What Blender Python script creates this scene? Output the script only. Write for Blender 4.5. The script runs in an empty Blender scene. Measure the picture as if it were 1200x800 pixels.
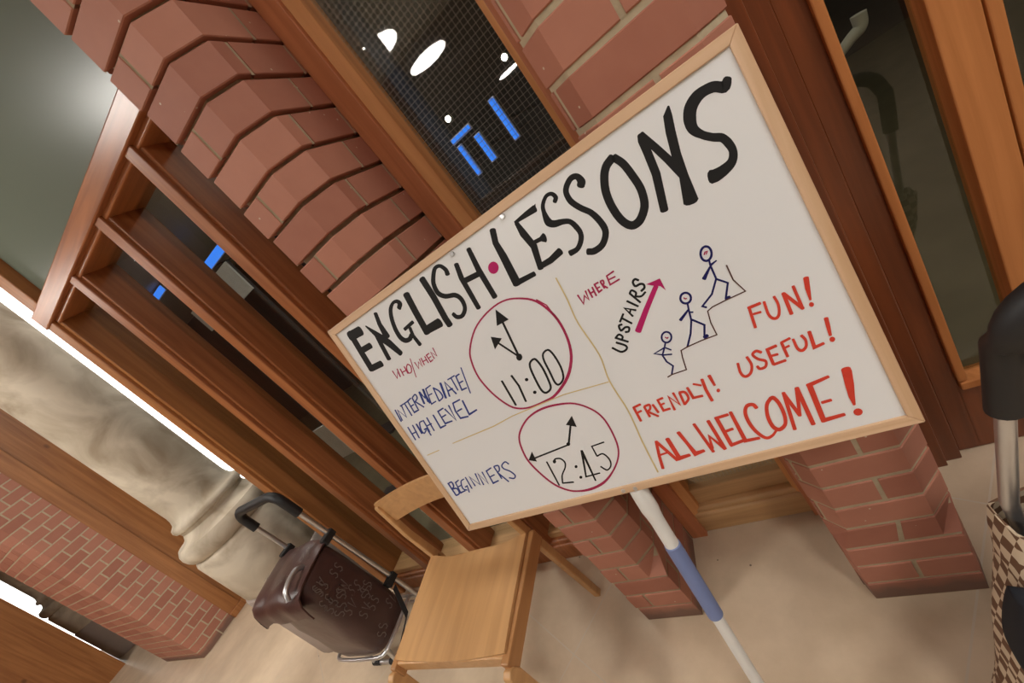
import bpy, bmesh, math, random
from mathutils import Vector, Matrix, Quaternion
random.seed(7)
scene = bpy.context.scene
COL = scene.collection

# ------------------------------------------------------------------ camera
# world: X runs along the shop-front wall to the right, Y goes into the wall, Z up, floor z = 0
cam_data = bpy.data.cameras.new('camera')
cam = bpy.data.objects.new('camera', cam_data)
COL.objects.link(cam)
cam_data.sensor_width = 36.0
cam_data.lens = 14.4228
cam_data.clip_start = 0.02
right = Vector((0.75547714, 0.22889425, -0.61389064))
down = Vector((-0.42350026, -0.54431961, -0.72412961))
fwd = Vector((-0.49990182, 0.80704621, -0.31428425))
m3 = Matrix((right, -down, -fwd)).transposed()
cam.matrix_world = Matrix.Translation((0, 0, 1.38)) @ m3.to_4x4()
scene.camera = cam

# ------------------------------------------------------------------ world, exposure
LAMP = 40.0            # radiance of the round ceiling lamps
LAMP_COL = (1.0, 0.955, 0.89)
EXTRA_LAMPS = [(1.3, -1.3), (1.7, .0), (-5.2, -.8), (-2.44, -.48)]  # the middle two are added, to brighten the brick reveal and the column
w = bpy.data.worlds.new('world')
scene.world = w
w.use_nodes = True
w.node_tree.nodes['Background'].inputs[0].default_value = (0.9, 0.85, 0.8, 1)
w.node_tree.nodes['Background'].inputs[1].default_value = 0.02
vs = scene.view_settings
vs.view_transform = 'Standard'
vs.look = 'None'
vs.exposure = 0.0
vs.gamma = 1.0
vs.use_curve_mapping = False

# ------------------------------------------------------------------ materials
def new_mat(name):
    m = bpy.data.materials.new(name)
    m.use_nodes = True
    nt = m.node_tree
    return m, nt, nt.nodes['Principled BSDF']

def setv(b, **k):
    names = dict(col='Base Color', rough='Roughness', metal='Metallic', spec='Specular IOR Level', coat='Coat Weight')
    for a, v in k.items():
        i = b.inputs[names[a]]
        i.default_value = (*v, 1) if a == 'col' else v

def plain(name, col, rough=0.5, metal=0.0, spec=0.5, var=0.12, scale=14.0, bump=0.0):
    m, nt, b = new_mat(name)
    setv(b, rough=rough, metal=metal, spec=spec)
    tc = nt.nodes.new('ShaderNodeTexCoord')
    n = nt.nodes.new('ShaderNodeTexNoise')
    n.inputs['Scale'].default_value = scale
    n.inputs['Detail'].default_value = 5
    nt.links.new(tc.outputs['Object'], n.inputs['Vector'])
    r = nt.nodes.new('ShaderNodeMix'); r.data_type = 'RGBA'
    r.inputs[6].default_value = (*[c * (1 - var) for c in col], 1)
    r.inputs[7].default_value = (*[min(1, c * (1 + var)) for c in col], 1)
    nt.links.new(n.outputs['Fac'], r.inputs[0])
    nt.links.new(r.outputs[2], b.inputs['Base Color'])
    if bump:
        bp = nt.nodes.new('ShaderNodeBump'); bp.inputs['Strength'].default_value = bump
        bp.inputs['Distance'].default_value = 0.01
        nt.links.new(n.outputs['Fac'], bp.inputs['Height'])
        nt.links.new(bp.outputs['Normal'], b.inputs['Normal'])
    return m

def wood(name, dark, light, axis='Z', rough=0.38, scale=1.0, knots=False, spec=0.5):
    m, nt, b = new_mat(name)
    setv(b, rough=rough, spec=spec)
    tc = nt.nodes.new('ShaderNodeTexCoord')
    mp = nt.nodes.new('ShaderNodeMapping')
    s = [26.0 * scale] * 3
    s['XYZ'.index(axis)] = 1.3 * scale
    mp.inputs['Scale'].default_value = s
    nt.links.new(tc.outputs['Object'], mp.inputs['Vector'])
    n = nt.nodes.new('ShaderNodeTexNoise')
    n.inputs['Scale'].default_value = 1.6
    n.inputs['Detail'].default_value = 6
    n.inputs['Distortion'].default_value = 0.6
    nt.links.new(mp.outputs['Vector'], n.inputs['Vector'])
    cr = nt.nodes.new('ShaderNodeValToRGB')
    cr.color_ramp.elements[0].position = 0.3
    cr.color_ramp.elements[0].color = (*dark, 1)
    cr.color_ramp.elements[1].position = 0.72
    cr.color_ramp.elements[1].color = (*light, 1)
    nt.links.new(n.outputs['Fac'], cr.inputs['Fac'])
    out = cr.outputs['Color']
    if knots:
        v = nt.nodes.new('ShaderNodeTexVoronoi')
        v.inputs['Scale'].default_value = 5.0
        mp2 = nt.nodes.new('ShaderNodeMapping')
        s2 = [1.0] * 3; s2['XYZ'.index(axis)] = 0.6
        mp2.inputs['Scale'].default_value = s2
        nt.links.new(tc.outputs['Object'], mp2.inputs['Vector'])
        nt.links.new(mp2.outputs['Vector'], v.inputs['Vector'])
        k = nt.nodes.new('ShaderNodeValToRGB')
        k.color_ramp.elements[0].position = 0.05; k.color_ramp.elements[0].color = (.25, .25, .25, 1)
        k.color_ramp.elements[1].position = 0.10; k.color_ramp.elements[1].color = (1, 1, 1, 1)
        nt.links.new(v.outputs['Distance'], k.inputs['Fac'])
        mx = nt.nodes.new('ShaderNodeMix'); mx.data_type = 'RGBA'; mx.blend_type = 'MULTIPLY'
        mx.inputs[0].default_value = 0.7
        nt.links.new(out, mx.inputs[6]); nt.links.new(k.outputs['Color'], mx.inputs[7])
        out = mx.outputs[2]
    nt.links.new(out, b.inputs['Base Color'])
    bp = nt.nodes.new('ShaderNodeBump'); bp.inputs['Strength'].default_value = 0.08
    bp.inputs['Distance'].default_value = 0.004
    nt.links.new(n.outputs['Fac'], bp.inputs['Height'])
    nt.links.new(bp.outputs['Normal'], b.inputs['Normal'])
    return m

def brick_material(name, base, dark):
    m, nt, b = new_mat(name)
    setv(b, rough=0.62, spec=0.35)
    at = nt.nodes.new('ShaderNodeAttribute'); at.attribute_name = 'tone'
    tc = nt.nodes.new('ShaderNodeTexCoord')
    n = nt.nodes.new('ShaderNodeTexNoise'); n.inputs['Scale'].default_value = 24; n.inputs['Detail'].default_value = 8
    nt.links.new(tc.outputs['Object'], n.inputs['Vector'])
    ad = nt.nodes.new('ShaderNodeMath'); ad.operation = 'MULTIPLY_ADD'
    ad.inputs[1].default_value = 0.45
    nt.links.new(n.outputs['Fac'], ad.inputs[0]); 
    sc = nt.nodes.new('ShaderNodeMath'); sc.operation = 'MULTIPLY_ADD'; sc.inputs[1].default_value = 0.7; sc.inputs[2].default_value = 0.0
    nt.links.new(at.outputs['Fac'], sc.inputs[0]); nt.links.new(sc.outputs[0], ad.inputs[2])
    mx = nt.nodes.new('ShaderNodeMix'); mx.data_type = 'RGBA'
    mx.inputs[6].default_value = (*base, 1); mx.inputs[7].default_value = (*dark, 1)
    nt.links.new(ad.outputs[0], mx.inputs[0])
    # small pale mortar specks
    v = nt.nodes.new('ShaderNodeTexVoronoi'); v.inputs['Scale'].default_value = 26
    nt.links.new(tc.outputs['Object'], v.inputs['Vector'])
    lt = nt.nodes.new('ShaderNodeMath'); lt.operation = 'LESS_THAN'; lt.inputs[1].default_value = 0.055
    nt.links.new(v.outputs['Distance'], lt.inputs[0])
    m2 = nt.nodes.new('ShaderNodeMix'); m2.data_type = 'RGBA'; m2.inputs[7].default_value = (.55, .45, .34, 1)
    nt.links.new(lt.outputs[0], m2.inputs[0]); nt.links.new(mx.outputs[2], m2.inputs[6])
    sz = nt.nodes.new('ShaderNodeSeparateXYZ'); nt.links.new(tc.outputs['Object'], sz.inputs[0])
    hz = nt.nodes.new('ShaderNodeMath'); hz.operation = 'MULTIPLY_ADD'; hz.inputs[1].default_value = .05
    nt.links.new(n.outputs['Fac'], hz.inputs[0]); nt.links.new(sz.outputs['Z'], hz.inputs[2])
    mr = nt.nodes.new('ShaderNodeMapRange'); mr.inputs[1].default_value = .06; mr.inputs[2].default_value = .105; mr.inputs[3].default_value = .75; mr.inputs[4].default_value = 0
    nt.links.new(hz.outputs[0], mr.inputs[0])
    m3_ = nt.nodes.new('ShaderNodeMix'); m3_.data_type = 'RGBA'; m3_.inputs[7].default_value = (.12, .085, .065, 1)
    nt.links.new(mr.outputs[0], m3_.inputs[0]); nt.links.new(m2.outputs[2], m3_.inputs[6]); m2 = m3_
    nt.links.new(m2.outputs[2], b.inputs['Base Color'])
    bp = nt.nodes.new('ShaderNodeBump'); bp.inputs['Strength'].default_value = 0.12; bp.inputs['Distance'].default_value = 0.004
    nt.links.new(n.outputs['Fac'], bp.inputs['Height']); nt.links.new(bp.outputs['Normal'], b.inputs['Normal'])
    return m

def glass_material(name, tint=(0.93, 0.95, 0.93), wires=None, extra=0.0, gloss=1.0):
    m = bpy.data.materials.new(name); m.use_nodes = True
    nt = m.node_tree; nt.nodes.clear()
    out = nt.nodes.new('ShaderNodeOutputMaterial')
    tr = nt.nodes.new('ShaderNodeBsdfTransparent'); tr.inputs[0].default_value = (*tint, 1)
    gl = nt.nodes.new('ShaderNodeBsdfGlossy'); gl.inputs['Roughness'].default_value = 0.02
    fr = nt.nodes.new('ShaderNodeFresnel'); fr.inputs[0].default_value = 1.5
    mu = nt.nodes.new('ShaderNodeMath'); mu.operation = 'MULTIPLY_ADD'; mu.inputs[1].default_value = gloss; mu.inputs[2].default_value = extra
    nt.links.new(fr.outputs[0], mu.inputs[0])
    ge = nt.nodes.new('ShaderNodeNewGeometry')
    fb = nt.nodes.new('ShaderNodeMath'); fb.operation = 'SUBTRACT'; fb.inputs[0].default_value = 1.0; fb.use_clamp = True
    nt.links.new(ge.outputs['Backfacing'], fb.inputs[1])
    mm = nt.nodes.new('ShaderNodeMath'); mm.operation = 'MULTIPLY'; mm.use_clamp = True
    nt.links.new(mu.outputs[0], mm.inputs[0]); nt.links.new(fb.outputs[0], mm.inputs[1]); mu = mm
    mx = nt.nodes.new('ShaderNodeMixShader')
    nt.links.new(mu.outputs[0], mx.inputs[0]); nt.links.new(tr.outputs[0], mx.inputs[1]); nt.links.new(gl.outputs[0], mx.inputs[2])
    last = mx.outputs[0]
    if wires:
        pitch, wd = wires
        tc = nt.nodes.new('ShaderNodeTexCoord'); sx = nt.nodes.new('ShaderNodeSeparateXYZ')
        nt.links.new(tc.outputs['Object'], sx.inputs[0])
        fs = []
        for ax in ('X', 'Z'):
            md = nt.nodes.new('ShaderNodeMath'); md.operation = 'PINGPONG'; md.inputs[1].default_value = pitch / 2
            nt.links.new(sx.outputs[ax], md.inputs[0])
            l = nt.nodes.new('ShaderNodeMath'); l.operation = 'LESS_THAN'; l.inputs[1].default_value = wd / 2
            nt.links.new(md.outputs[0], l.inputs[0]); fs.append(l)
        mxx = nt.nodes.new('ShaderNodeMath'); mxx.operation = 'MAXIMUM'
        nt.links.new(fs[0].outputs[0], mxx.inputs[0]); nt.links.new(fs[1].outputs[0], mxx.inputs[1])
        df = nt.nodes.new('ShaderNodeBsdfDiffuse'); df.inputs[0].default_value = (.32, .30, .27, 1)
        m2 = nt.nodes.new('ShaderNodeMixShader')
        nt.links.new(mxx.outputs[0], m2.inputs[0]); nt.links.new(last, m2.inputs[1]); nt.links.new(df.outputs[0], m2.inputs[2])
        last = m2.outputs[0]
    nt.links.new(last, out.inputs[0])
    return m

def frosted(name, col, glossf=0.06):
    m = bpy.data.materials.new(name); m.use_nodes = True
    nt = m.node_tree; nt.nodes.clear()
    out = nt.nodes.new('ShaderNodeOutputMaterial')
    tl = nt.nodes.new('ShaderNodeBsdfTranslucent'); tl.inputs[0].default_value = (*col, 1)
    df = nt.nodes.new('ShaderNodeBsdfDiffuse'); df.inputs[0].default_value = (*[c * .35 for c in col], 1)
    ad = nt.nodes.new('ShaderNodeAddShader')
    nt.links.new(tl.outputs[0], ad.inputs[0]); nt.links.new(df.outputs[0], ad.inputs[1])
    gl = nt.nodes.new('ShaderNodeBsdfGlossy'); gl.inputs['Roughness'].default_value = 0.26
    mx = nt.nodes.new('ShaderNodeMixShader'); mx.inputs[0].default_value = glossf
    nt.links.new(ad.outputs[0], mx.inputs[1]); nt.links.new(gl.outputs[0], mx.inputs[2])
    nt.links.new(mx.outputs[0], out.inputs[0])
    return m

def emit(name, col, s):
    m = bpy.data.materials.new(name); m.use_nodes = True
    nt = m.node_tree; nt.nodes.clear()
    out = nt.nodes.new('ShaderNodeOutputMaterial')
    e = nt.nodes.new('ShaderNodeEmission'); e.inputs[0].default_value = (*col, 1); e.inputs[1].default_value = s
    nt.links.new(e.outputs[0], out.inputs[0])
    return m

def floor_material():
    m, nt, b = new_mat('stone_floor')
    setv(b, rough=0.42, spec=0.4)
    tc = nt.nodes.new('ShaderNodeTexCoord')
    mp = nt.nodes.new('ShaderNodeMapping'); mp.inputs['Rotation'].default_value = (0, 0, math.radians(32)); mp.inputs['Location'].default_value = (0.29, 0.02, 0)
    nt.links.new(tc.outputs['Object'], mp.inputs[0])
    sx = nt.nodes.new('ShaderNodeSeparateXYZ'); nt.links.new(mp.outputs[0], sx.inputs[0])
    ls = []
    for ax in ('X', 'Y'):
        p = nt.nodes.new('ShaderNodeMath'); p.operation = 'PINGPONG'; p.inputs[1].default_value = 0.45
        nt.links.new(sx.outputs[ax], p.inputs[0])
        l = nt.nodes.new('ShaderNodeMath'); l.operation = 'LESS_THAN'; l.inputs[1].default_value = 0.0022
        nt.links.new(p.outputs[0], l.inputs[0]); ls.append(l)
    g = nt.nodes.new('ShaderNodeMath'); g.operation = 'MAXIMUM'
    nt.links.new(ls[0].outputs[0], g.inputs[0]); nt.links.new(ls[1].outputs[0], g.inputs[1])
    n = nt.nodes.new('ShaderNodeTexNoise'); n.inputs['Scale'].default_value = 3.2; n.inputs['Detail'].default_value = 9; n.inputs['Roughness'].default_value = .62
    nt.links.new(tc.outputs['Object'], n.inputs['Vector'])
    cr = nt.nodes.new('ShaderNodeValToRGB')
    cr.color_ramp.elements[0].position = .32; cr.color_ramp.elements[0].color = (*FLOOR_A, 1)
    cr.color_ramp.elements[1].position = .68; cr.color_ramp.elements[1].color = (*FLOOR_B, 1)
    nt.links.new(n.outputs['Fac'], cr.inputs[0])
    mx = nt.nodes.new('ShaderNodeMix'); mx.data_type = 'RGBA'; mx.inputs[7].default_value = (.58, .485, .385, 1)
    nt.links.new(g.outputs[0], mx.inputs[0]); nt.links.new(cr.outputs[0], mx.inputs[6])
    # dark scuff specks
    v = nt.nodes.new('ShaderNodeTexVoronoi'); v.inputs['Scale'].default_value = 9
    nt.links.new(tc.outputs['Object'], v.inputs['Vector'])
    lt = nt.nodes.new('ShaderNodeMath'); lt.operation = 'LESS_THAN'; lt.inputs[1].default_value = .03
    nt.links.new(v.outputs['Distance'], lt.inputs[0])
    m2 = nt.nodes.new('ShaderNodeMix'); m2.data_type = 'RGBA'; m2.inputs[7].default_value = (.16, .12, .09, 1)
    nt.links.new(lt.outputs[0], m2.inputs[0]); nt.links.new(mx.outputs[2], m2.inputs[6])
    nt.links.new(m2.outputs[2], b.inputs['Base Color'])
    return m

def stone_material():
    m, nt, b = new_mat('stained_limestone')
    setv(b, rough=0.75, spec=0.25)
    tc = nt.nodes.new('ShaderNodeTexCoord')
    n = nt.nodes.new('ShaderNodeTexNoise'); n.inputs['Scale'].default_value = 4.5; n.inputs['Detail'].default_value = 7
    n.inputs['Distortion'].default_value = .8
    nt.links.new(tc.outputs['Object'], n.inputs['Vector'])
    cr = nt.nodes.new('ShaderNodeValToRGB')
    cr.color_ramp.elements[0].position = .30; cr.color_ramp.elements[0].color = (.34, .27, .19, 1)
    cr.color_ramp.elements[1].position = .60; cr.color_ramp.elements[1].color = (.66, .58, .46, 1)
    nt.links.new(n.outputs['Fac'], cr.inputs[0]); nt.links.new(cr.outputs[0], b.inputs['Base Color'])
    return m

def check_material():
    m, nt, b = new_mat('checked_fabric')
    setv(b, rough=0.8, spec=0.2)
    tc = nt.nodes.new('ShaderNodeTexCoord')
    mp = nt.nodes.new('ShaderNodeMapping'); mp.inputs['Location'].default_value = (.003, .004, .006)
    nt.links.new(tc.outputs['Object'], mp.inputs[0])
    c = nt.nodes.new('ShaderNodeTexChecker'); c.inputs['Scale'].default_value = 50
    c.inputs[1].default_value = (.62, .50, .36, 1); c.inputs[2].default_value = (.16, .085, .05, 1)
    nt.links.new(mp.outputs[0], c.inputs[0]); nt.links.new(c.outputs[0], b.inputs['Base Color'])
    return m

FLOOR_A, FLOOR_B = (.51, .385, .265), (.68, .535, .385)
M = dict(
    frame_wood=wood('varnished_window_wood', (.25, .080, .026), (.42, .155, .055), 'Z', rough=.36),
    rail_wood=wood('varnished_rail_wood', (.27, .088, .032), (.44, .165, .062), 'X', rough=.30),
    post_wood=wood('knotty_orange_wood', (.28, .10, .028), (.44, .18, .055), 'Z', rough=.4, knots=True),
    door_wood=wood('dark_door_wood', (.125, .033, .011), (.22, .060, .019), 'Z', rough=.34),
    bead_wood=wood('orange_bead_wood', (.40, .145, .04), (.56, .22, .07), 'Z', rough=.6, spec=.3),
    lit_frame=wood('lit_red_frame_wood', (.42, .14, .058), (.60, .225, .10), 'Z', rough=.45),  # reddish frame wood, lightened in place of the light falling on these posts
    lit_bead=wood('lit_bead_wood', (.56, .24, .085), (.74, .36, .14), 'Z', rough=.6, spec=.3),  # bead colour raised to carry the light that falls on it
    sill_wood=wood('worn_sill_wood', (.40, .22, .09), (.60, .36, .17), 'X', rough=.45),
    beech=wood('beech_chair_wood', (.49, .265, .108), (.61, .34, .145), 'Y', rough=.36, scale=.8),
    beech_dark=wood('beech_rail_wood', (.38, .175, .065), (.49, .24, .09), 'Y', rough=.36, scale=.8),
    pine_x=wood('pale_pine', (.56, .35, .20), (.70, .48, .31), 'X', rough=.45),
    pine_y=wood('pale_pine_upright', (.56, .35, .20), (.70, .48, .31), 'Y', rough=.45),
    board=plain('whiteboard_white', (.745, .745, .75), .30, var=.015, scale=3),
    brick=brick_material('red_brick', (.47, .205, .137), (.34, .130, .085)),
    mortar=plain('grey_mortar', (.46, .38, .26), .9, var=.25, scale=40, spec=.2, bump=.3),
    mortar_dark=plain('raked_mortar', (.36, .285, .19), .9, var=.3, scale=40, spec=.2, bump=.3),
    floor=floor_material(),
    stone=stone_material(),
    plinth_stone=plain('lilac_grey_stone', (.40, .33, .29), .75, var=.12, scale=5, spec=.25),
    plaster=plain('ceiling_plaster', (.45, .42, .37), .9, var=.05, scale=2),
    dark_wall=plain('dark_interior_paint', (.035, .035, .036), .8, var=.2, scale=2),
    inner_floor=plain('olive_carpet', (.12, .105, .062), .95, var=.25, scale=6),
    back_wall=plain('back_wall_paint', (.20, .18, .155), .85, var=.1, scale=2),
    black=plain('black_rubber', (.012, .012, .013), .55, var=.2),
    chrome=plain('brushed_aluminium', (.62, .62, .63), .32, metal=.9, var=.08, scale=30),
    white_plastic=plain('white_plastic', (.74, .73, .70), .35, var=.05),
    blue_grip=plain('blue_grip', (.17, .22, .42), .55, var=.06),
    bag=plain('brown_vinyl', (.065, .030, .027), .33, var=.35, scale=9, bump=.35),
    bag_print=plain('grey_print', (.145, .115, .105), .5, var=.1),
    check=check_material(),
    navy=plain('dark_navy_cloth', (.006, .008, .014), .8, var=.3),
    blue_paint=plain('blue_grey_paint', (.17, .25, .42), .6, var=.08),
    pale_rail=plain('pale_grey_plastic', (.45, .45, .42), .5),
    glass=glass_material('clear_glass', gloss=1.6),
    door_glass=glass_material('door_glass', tint=(.80, .80, .74), gloss=1.5),
    wired=glass_material('wired_glass', wires=(.0125, .0006), gloss=2.0),
    frost=frosted('obscured_glass', (.25, .27, .225)),
    lamp=emit('lamp_diffuser_glow', LAMP_COL, LAMP),
    lamp_dim=emit('inner_fill_glow', (1, .93, .78), 16),  # glow of the added lamp behind the door glass
    lamp_off=plain('lamp_diffuser_off', (.5, .5, .48), .5),
    strip=emit('white_light_panel', (1.0, .97, .92), 3.2),
    blue_led=emit('blue_strip_glow', (.05, .25, 1.0), 1.1),
    dot=emit('spot_glow', (1, .93, .8), 60),
)

# ------------------------------------------------------------------ mesh helpers
class MB:
    def __init__(self): self.v = []; self.f = []; self.a = []
    def face_block(self, vs, fs, tone=0.0):
        o = len(self.v); self.v += [tuple(p) for p in vs]
        self.f += [tuple(i + o for i in f) for f in fs]; self.a += [tone] * len(fs)
    def box(self, x0, x1, y0, y1, z0, z1):
        vs = [(x, y, z) for z in (z0, z1) for y in (y0, y1) for x in (x0, x1)]
        self.face_block(vs, [(0, 2, 3, 1), (4, 5, 7, 6), (0, 1, 5, 4), (1, 3, 7, 5), (3, 2, 6, 7), (2, 0, 4, 6)])
        return self
    def hexa(self, bot, top):
        """8-corner block: bot and top are 4 points each, same winding (counter-clockwise from above)."""
        self.face_block(list(bot) + list(top), [(3, 2, 1, 0), (4, 5, 6, 7), (0, 1, 5, 4), (1, 2, 6, 5), (2, 3, 7, 6), (3, 0, 4, 7)])
        return self
    def prism(self, poly, z0, z1):
        n = len(poly)
        vs = [(p[0], p[1], z0) for p in poly] + [(p[0], p[1], z1) for p in poly]
        fs = [tuple(range(n - 1, -1, -1)), tuple(range(n, 2 * n))] + [(i, (i + 1) % n, n + (i + 1) % n, n + i) for i in range(n)]
        self.face_block(vs, fs); return self
    def tube(self, pts, r, n=12, caps=True):
        pts = [Vector(p) for p in pts]
        rs = r if isinstance(r, (list, tuple)) else [r] * len(pts)
        rings = []; up = None
        for i, p in enumerate(pts):
            d = (pts[min(i + 1, len(pts) - 1)] - pts[max(i - 1, 0)]).normalized()
            if up is None:
                up = Vector((0, 0, 1)) if abs(d.z) < .9 else Vector((1, 0, 0))
            a = d.cross(up).normalized(); up = a.cross(d).normalized()
            rings.append([p + (a * math.cos(2 * math.pi * k / n) + up * math.sin(2 * math.pi * k / n)) * rs[i] for k in range(n)])
        vs = [q for r_ in rings for q in r_]; fs = []
        for i in range(len(pts) - 1):
            for k in range(n):
                fs.append((i * n + k, i * n + (k + 1) % n, (i + 1) * n + (k + 1) % n, (i + 1) * n + k))
        if caps:
            fs.append(tuple(range(n - 1, -1, -1))); fs.append(tuple(range((len(pts) - 1) * n, len(pts) * n)))
        self.face_block(vs, fs); return self
    def lathe(self, prof, c=(0, 0), n=48):
        vs = []; fs = []
        for r, z in prof:
            vs += [(c[0] + r * math.cos(2 * math.pi * k / n), c[1] + r * math.sin(2 * math.pi * k / n), z) for k in range(n)]
        for i in range(len(prof) - 1):
            for k in range(n):
                fs.append((i * n + k, i * n + (k + 1) % n, (i + 1) * n + (k + 1) % n, (i + 1) * n + k))
        fs.append(tuple(range(n - 1, -1, -1))); fs.append(tuple(range((len(prof) - 1) * n, len(prof) * n)))
        self.face_block(vs, fs); return self
    def grid(self, rows):
        nr, nc = len(rows), len(rows[0])
        vs = [p for r in rows for p in r]
        fs = [(i * nc + j, i * nc + j + 1, (i + 1) * nc + j + 1, (i + 1) * nc + j) for i in range(nr - 1) for j in range(nc - 1)]
        self.face_block(vs, fs); return self
    def build(self, name, mat, parent=None, bevel=0.0, smooth=False, solid=0.0, sub=0, fix=True, seg=2):
        me = bpy.data.meshes.new(name)
        me.from_pydata(self.v, [], self.f)
        if any(self.a):
            at = me.attributes.new('tone', 'FLOAT', 'FACE')
            at.data.foreach_set('value', self.a)
        if fix:
            bm = bmesh.new(); bm.from_mesh(me)
            bmesh.ops.recalc_face_normals(bm, faces=bm.faces)
            bm.to_mesh(me); bm.free()
        if smooth:
            for p in me.polygons: p.use_smooth = True
        me.materials.append(M[mat])
        o = bpy.data.objects.new(name, me); COL.objects.link(o)
        if parent: o.parent = parent
        if sub:
            md = o.modifiers.new('smooth', 'SUBSURF'); md.levels = sub; md.render_levels = sub
        if solid:
            md = o.modifiers.new('thick', 'SOLIDIFY'); md.thickness = solid; md.offset = 0
        if bevel:
            md = o.modifiers.new('edge', 'BEVEL'); md.width = bevel; md.segments = seg; md.limit_method = 'ANGLE'; md.angle_limit = math.radians(35)
        if smooth and not sub:
            md = o.modifiers.new('split', 'EDGE_SPLIT'); md.split_angle = math.radians(40)
        return o

def tag(o, label, cat, group=None, kind=None):
    o['label'] = label; o['category'] = cat
    if group: o['group'] = group
    if kind: o['kind'] = kind
    return o
def empty(name, loc, label, cat, group=None, kind=None, mat=None):
    o = bpy.data.objects.new(name, None); COL.objects.link(o)
    o.empty_display_size = .1
    if mat is not None: o.matrix_world = mat
    else: o.location = loc
    return tag(o, label, cat, group, kind)
def rel(loc):
    """A mesh builder whose points are given in world space but stored about loc."""
    class R(MB):
        def build(self, *a, **k):
            self.v = [(p[0] - loc[0], p[1] - loc[1], p[2] - loc[2]) for p in self.v]
            return MB.build(self, *a, **k)
    return R
def arc(c, r, a0, a1, n, plane='xz', y=0.0):
    out = []
    for k in range(n + 1):
        t = math.radians(a0 + (a1 - a0) * k / n)
        out.append((c[0] + r * math.cos(t), y, c[1] + r * math.sin(t)))
    return out
def catmull(pts, k=6):
    pts = [Vector(p) for p in pts]; out = []
    for i in range(len(pts) - 1):
        a = pts[i - 1] if i else 2 * pts[0] - pts[1]; b = pts[i]; c = pts[i + 1]
        d = pts[i + 2] if i + 2 < len(pts) else 2 * pts[-1] - pts[-2]
        for j in range(k):
            t = j / k
            out.append(.5 * (2 * b + (c - a) * t + (2 * a - 5 * b + 4 * c - d) * t * t + (3 * b - a - 3 * c + d) * t ** 3))
    return out + [pts[-1]]

# ------------------------------------------------------------------ room shell
CEIL = 3.25
def shell(name, mat, label, cat, *b, **k):
    return tag(MB().box(*b).build(name, mat, **k), label, cat, kind='structure')
shell('floor', 'floor', 'pale cream stone floor with faint diagonal joints', 'floor', -11, 4, -12.5, 1.16, -.1, 0)
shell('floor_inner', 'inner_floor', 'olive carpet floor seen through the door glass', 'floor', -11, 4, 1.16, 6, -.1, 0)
shell('ceiling', 'plaster', 'plain plaster ceiling', 'ceiling', -11, 4, -12.5, 6, CEIL, CEIL + .1)
shell('wall_back', 'back_wall', 'plain wall at the other end of the hall', 'wall', -11, 4, -12.6, -12.5, 0, CEIL)
shell('wall_right', 'back_wall', 'plain side wall beyond the wooden door', 'wall', 4, 4.1, -12.5, 6, 0, CEIL)
shell('wall_left', 'post_wood', 'orange wooden partition at the end of the hall', 'wall', -7.12, -7.0, -12.5, .745, 0, CEIL)
shell('wall_end', 'back_wall', 'plain end wall beyond the second column', 'wall', -11.1, -11, -12.5, 6, 0, CEIL)
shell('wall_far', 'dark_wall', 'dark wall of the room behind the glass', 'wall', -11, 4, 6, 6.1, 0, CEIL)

# ------------------------------------------------------------------ brick pillars
COURSE, GAP = 0.075, 0.0095
def lerp2(a, b, t): return (a[0] + (b[0] - a[0]) * t, a[1] + (b[1] - a[1]) * t)
def on_path(path, s):
    i = min(int(s), len(path) - 2); return lerp2(path[i], path[i + 1], s - i)
def seglen(path, i): return math.dist(path[i], path[i + 1])
def inward(path, d):
    out = []
    for i, p in enumerate(path):
        ns = []
        for j in (i - 1, i):
            if 0 <= j < len(path) - 1 and seglen(path, j) > 1e-6:
                dx = (path[j + 1][0] - path[j][0]) / seglen(path, j); dy = (path[j + 1][1] - path[j][1]) / seglen(path, j)
                ns.append((-dy, dx))
        nx = sum(n[0] for n in ns); ny = sum(n[1] for n in ns); l = math.hypot(nx, ny) or 1
        nx /= l; ny /= l
        c = max(.5, ns[0][0] * nx + ns[0][1] * ny) if ns else 1
        out.append((p[0] + nx * d / c, p[1] + ny * d / c))
    return out
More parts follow.
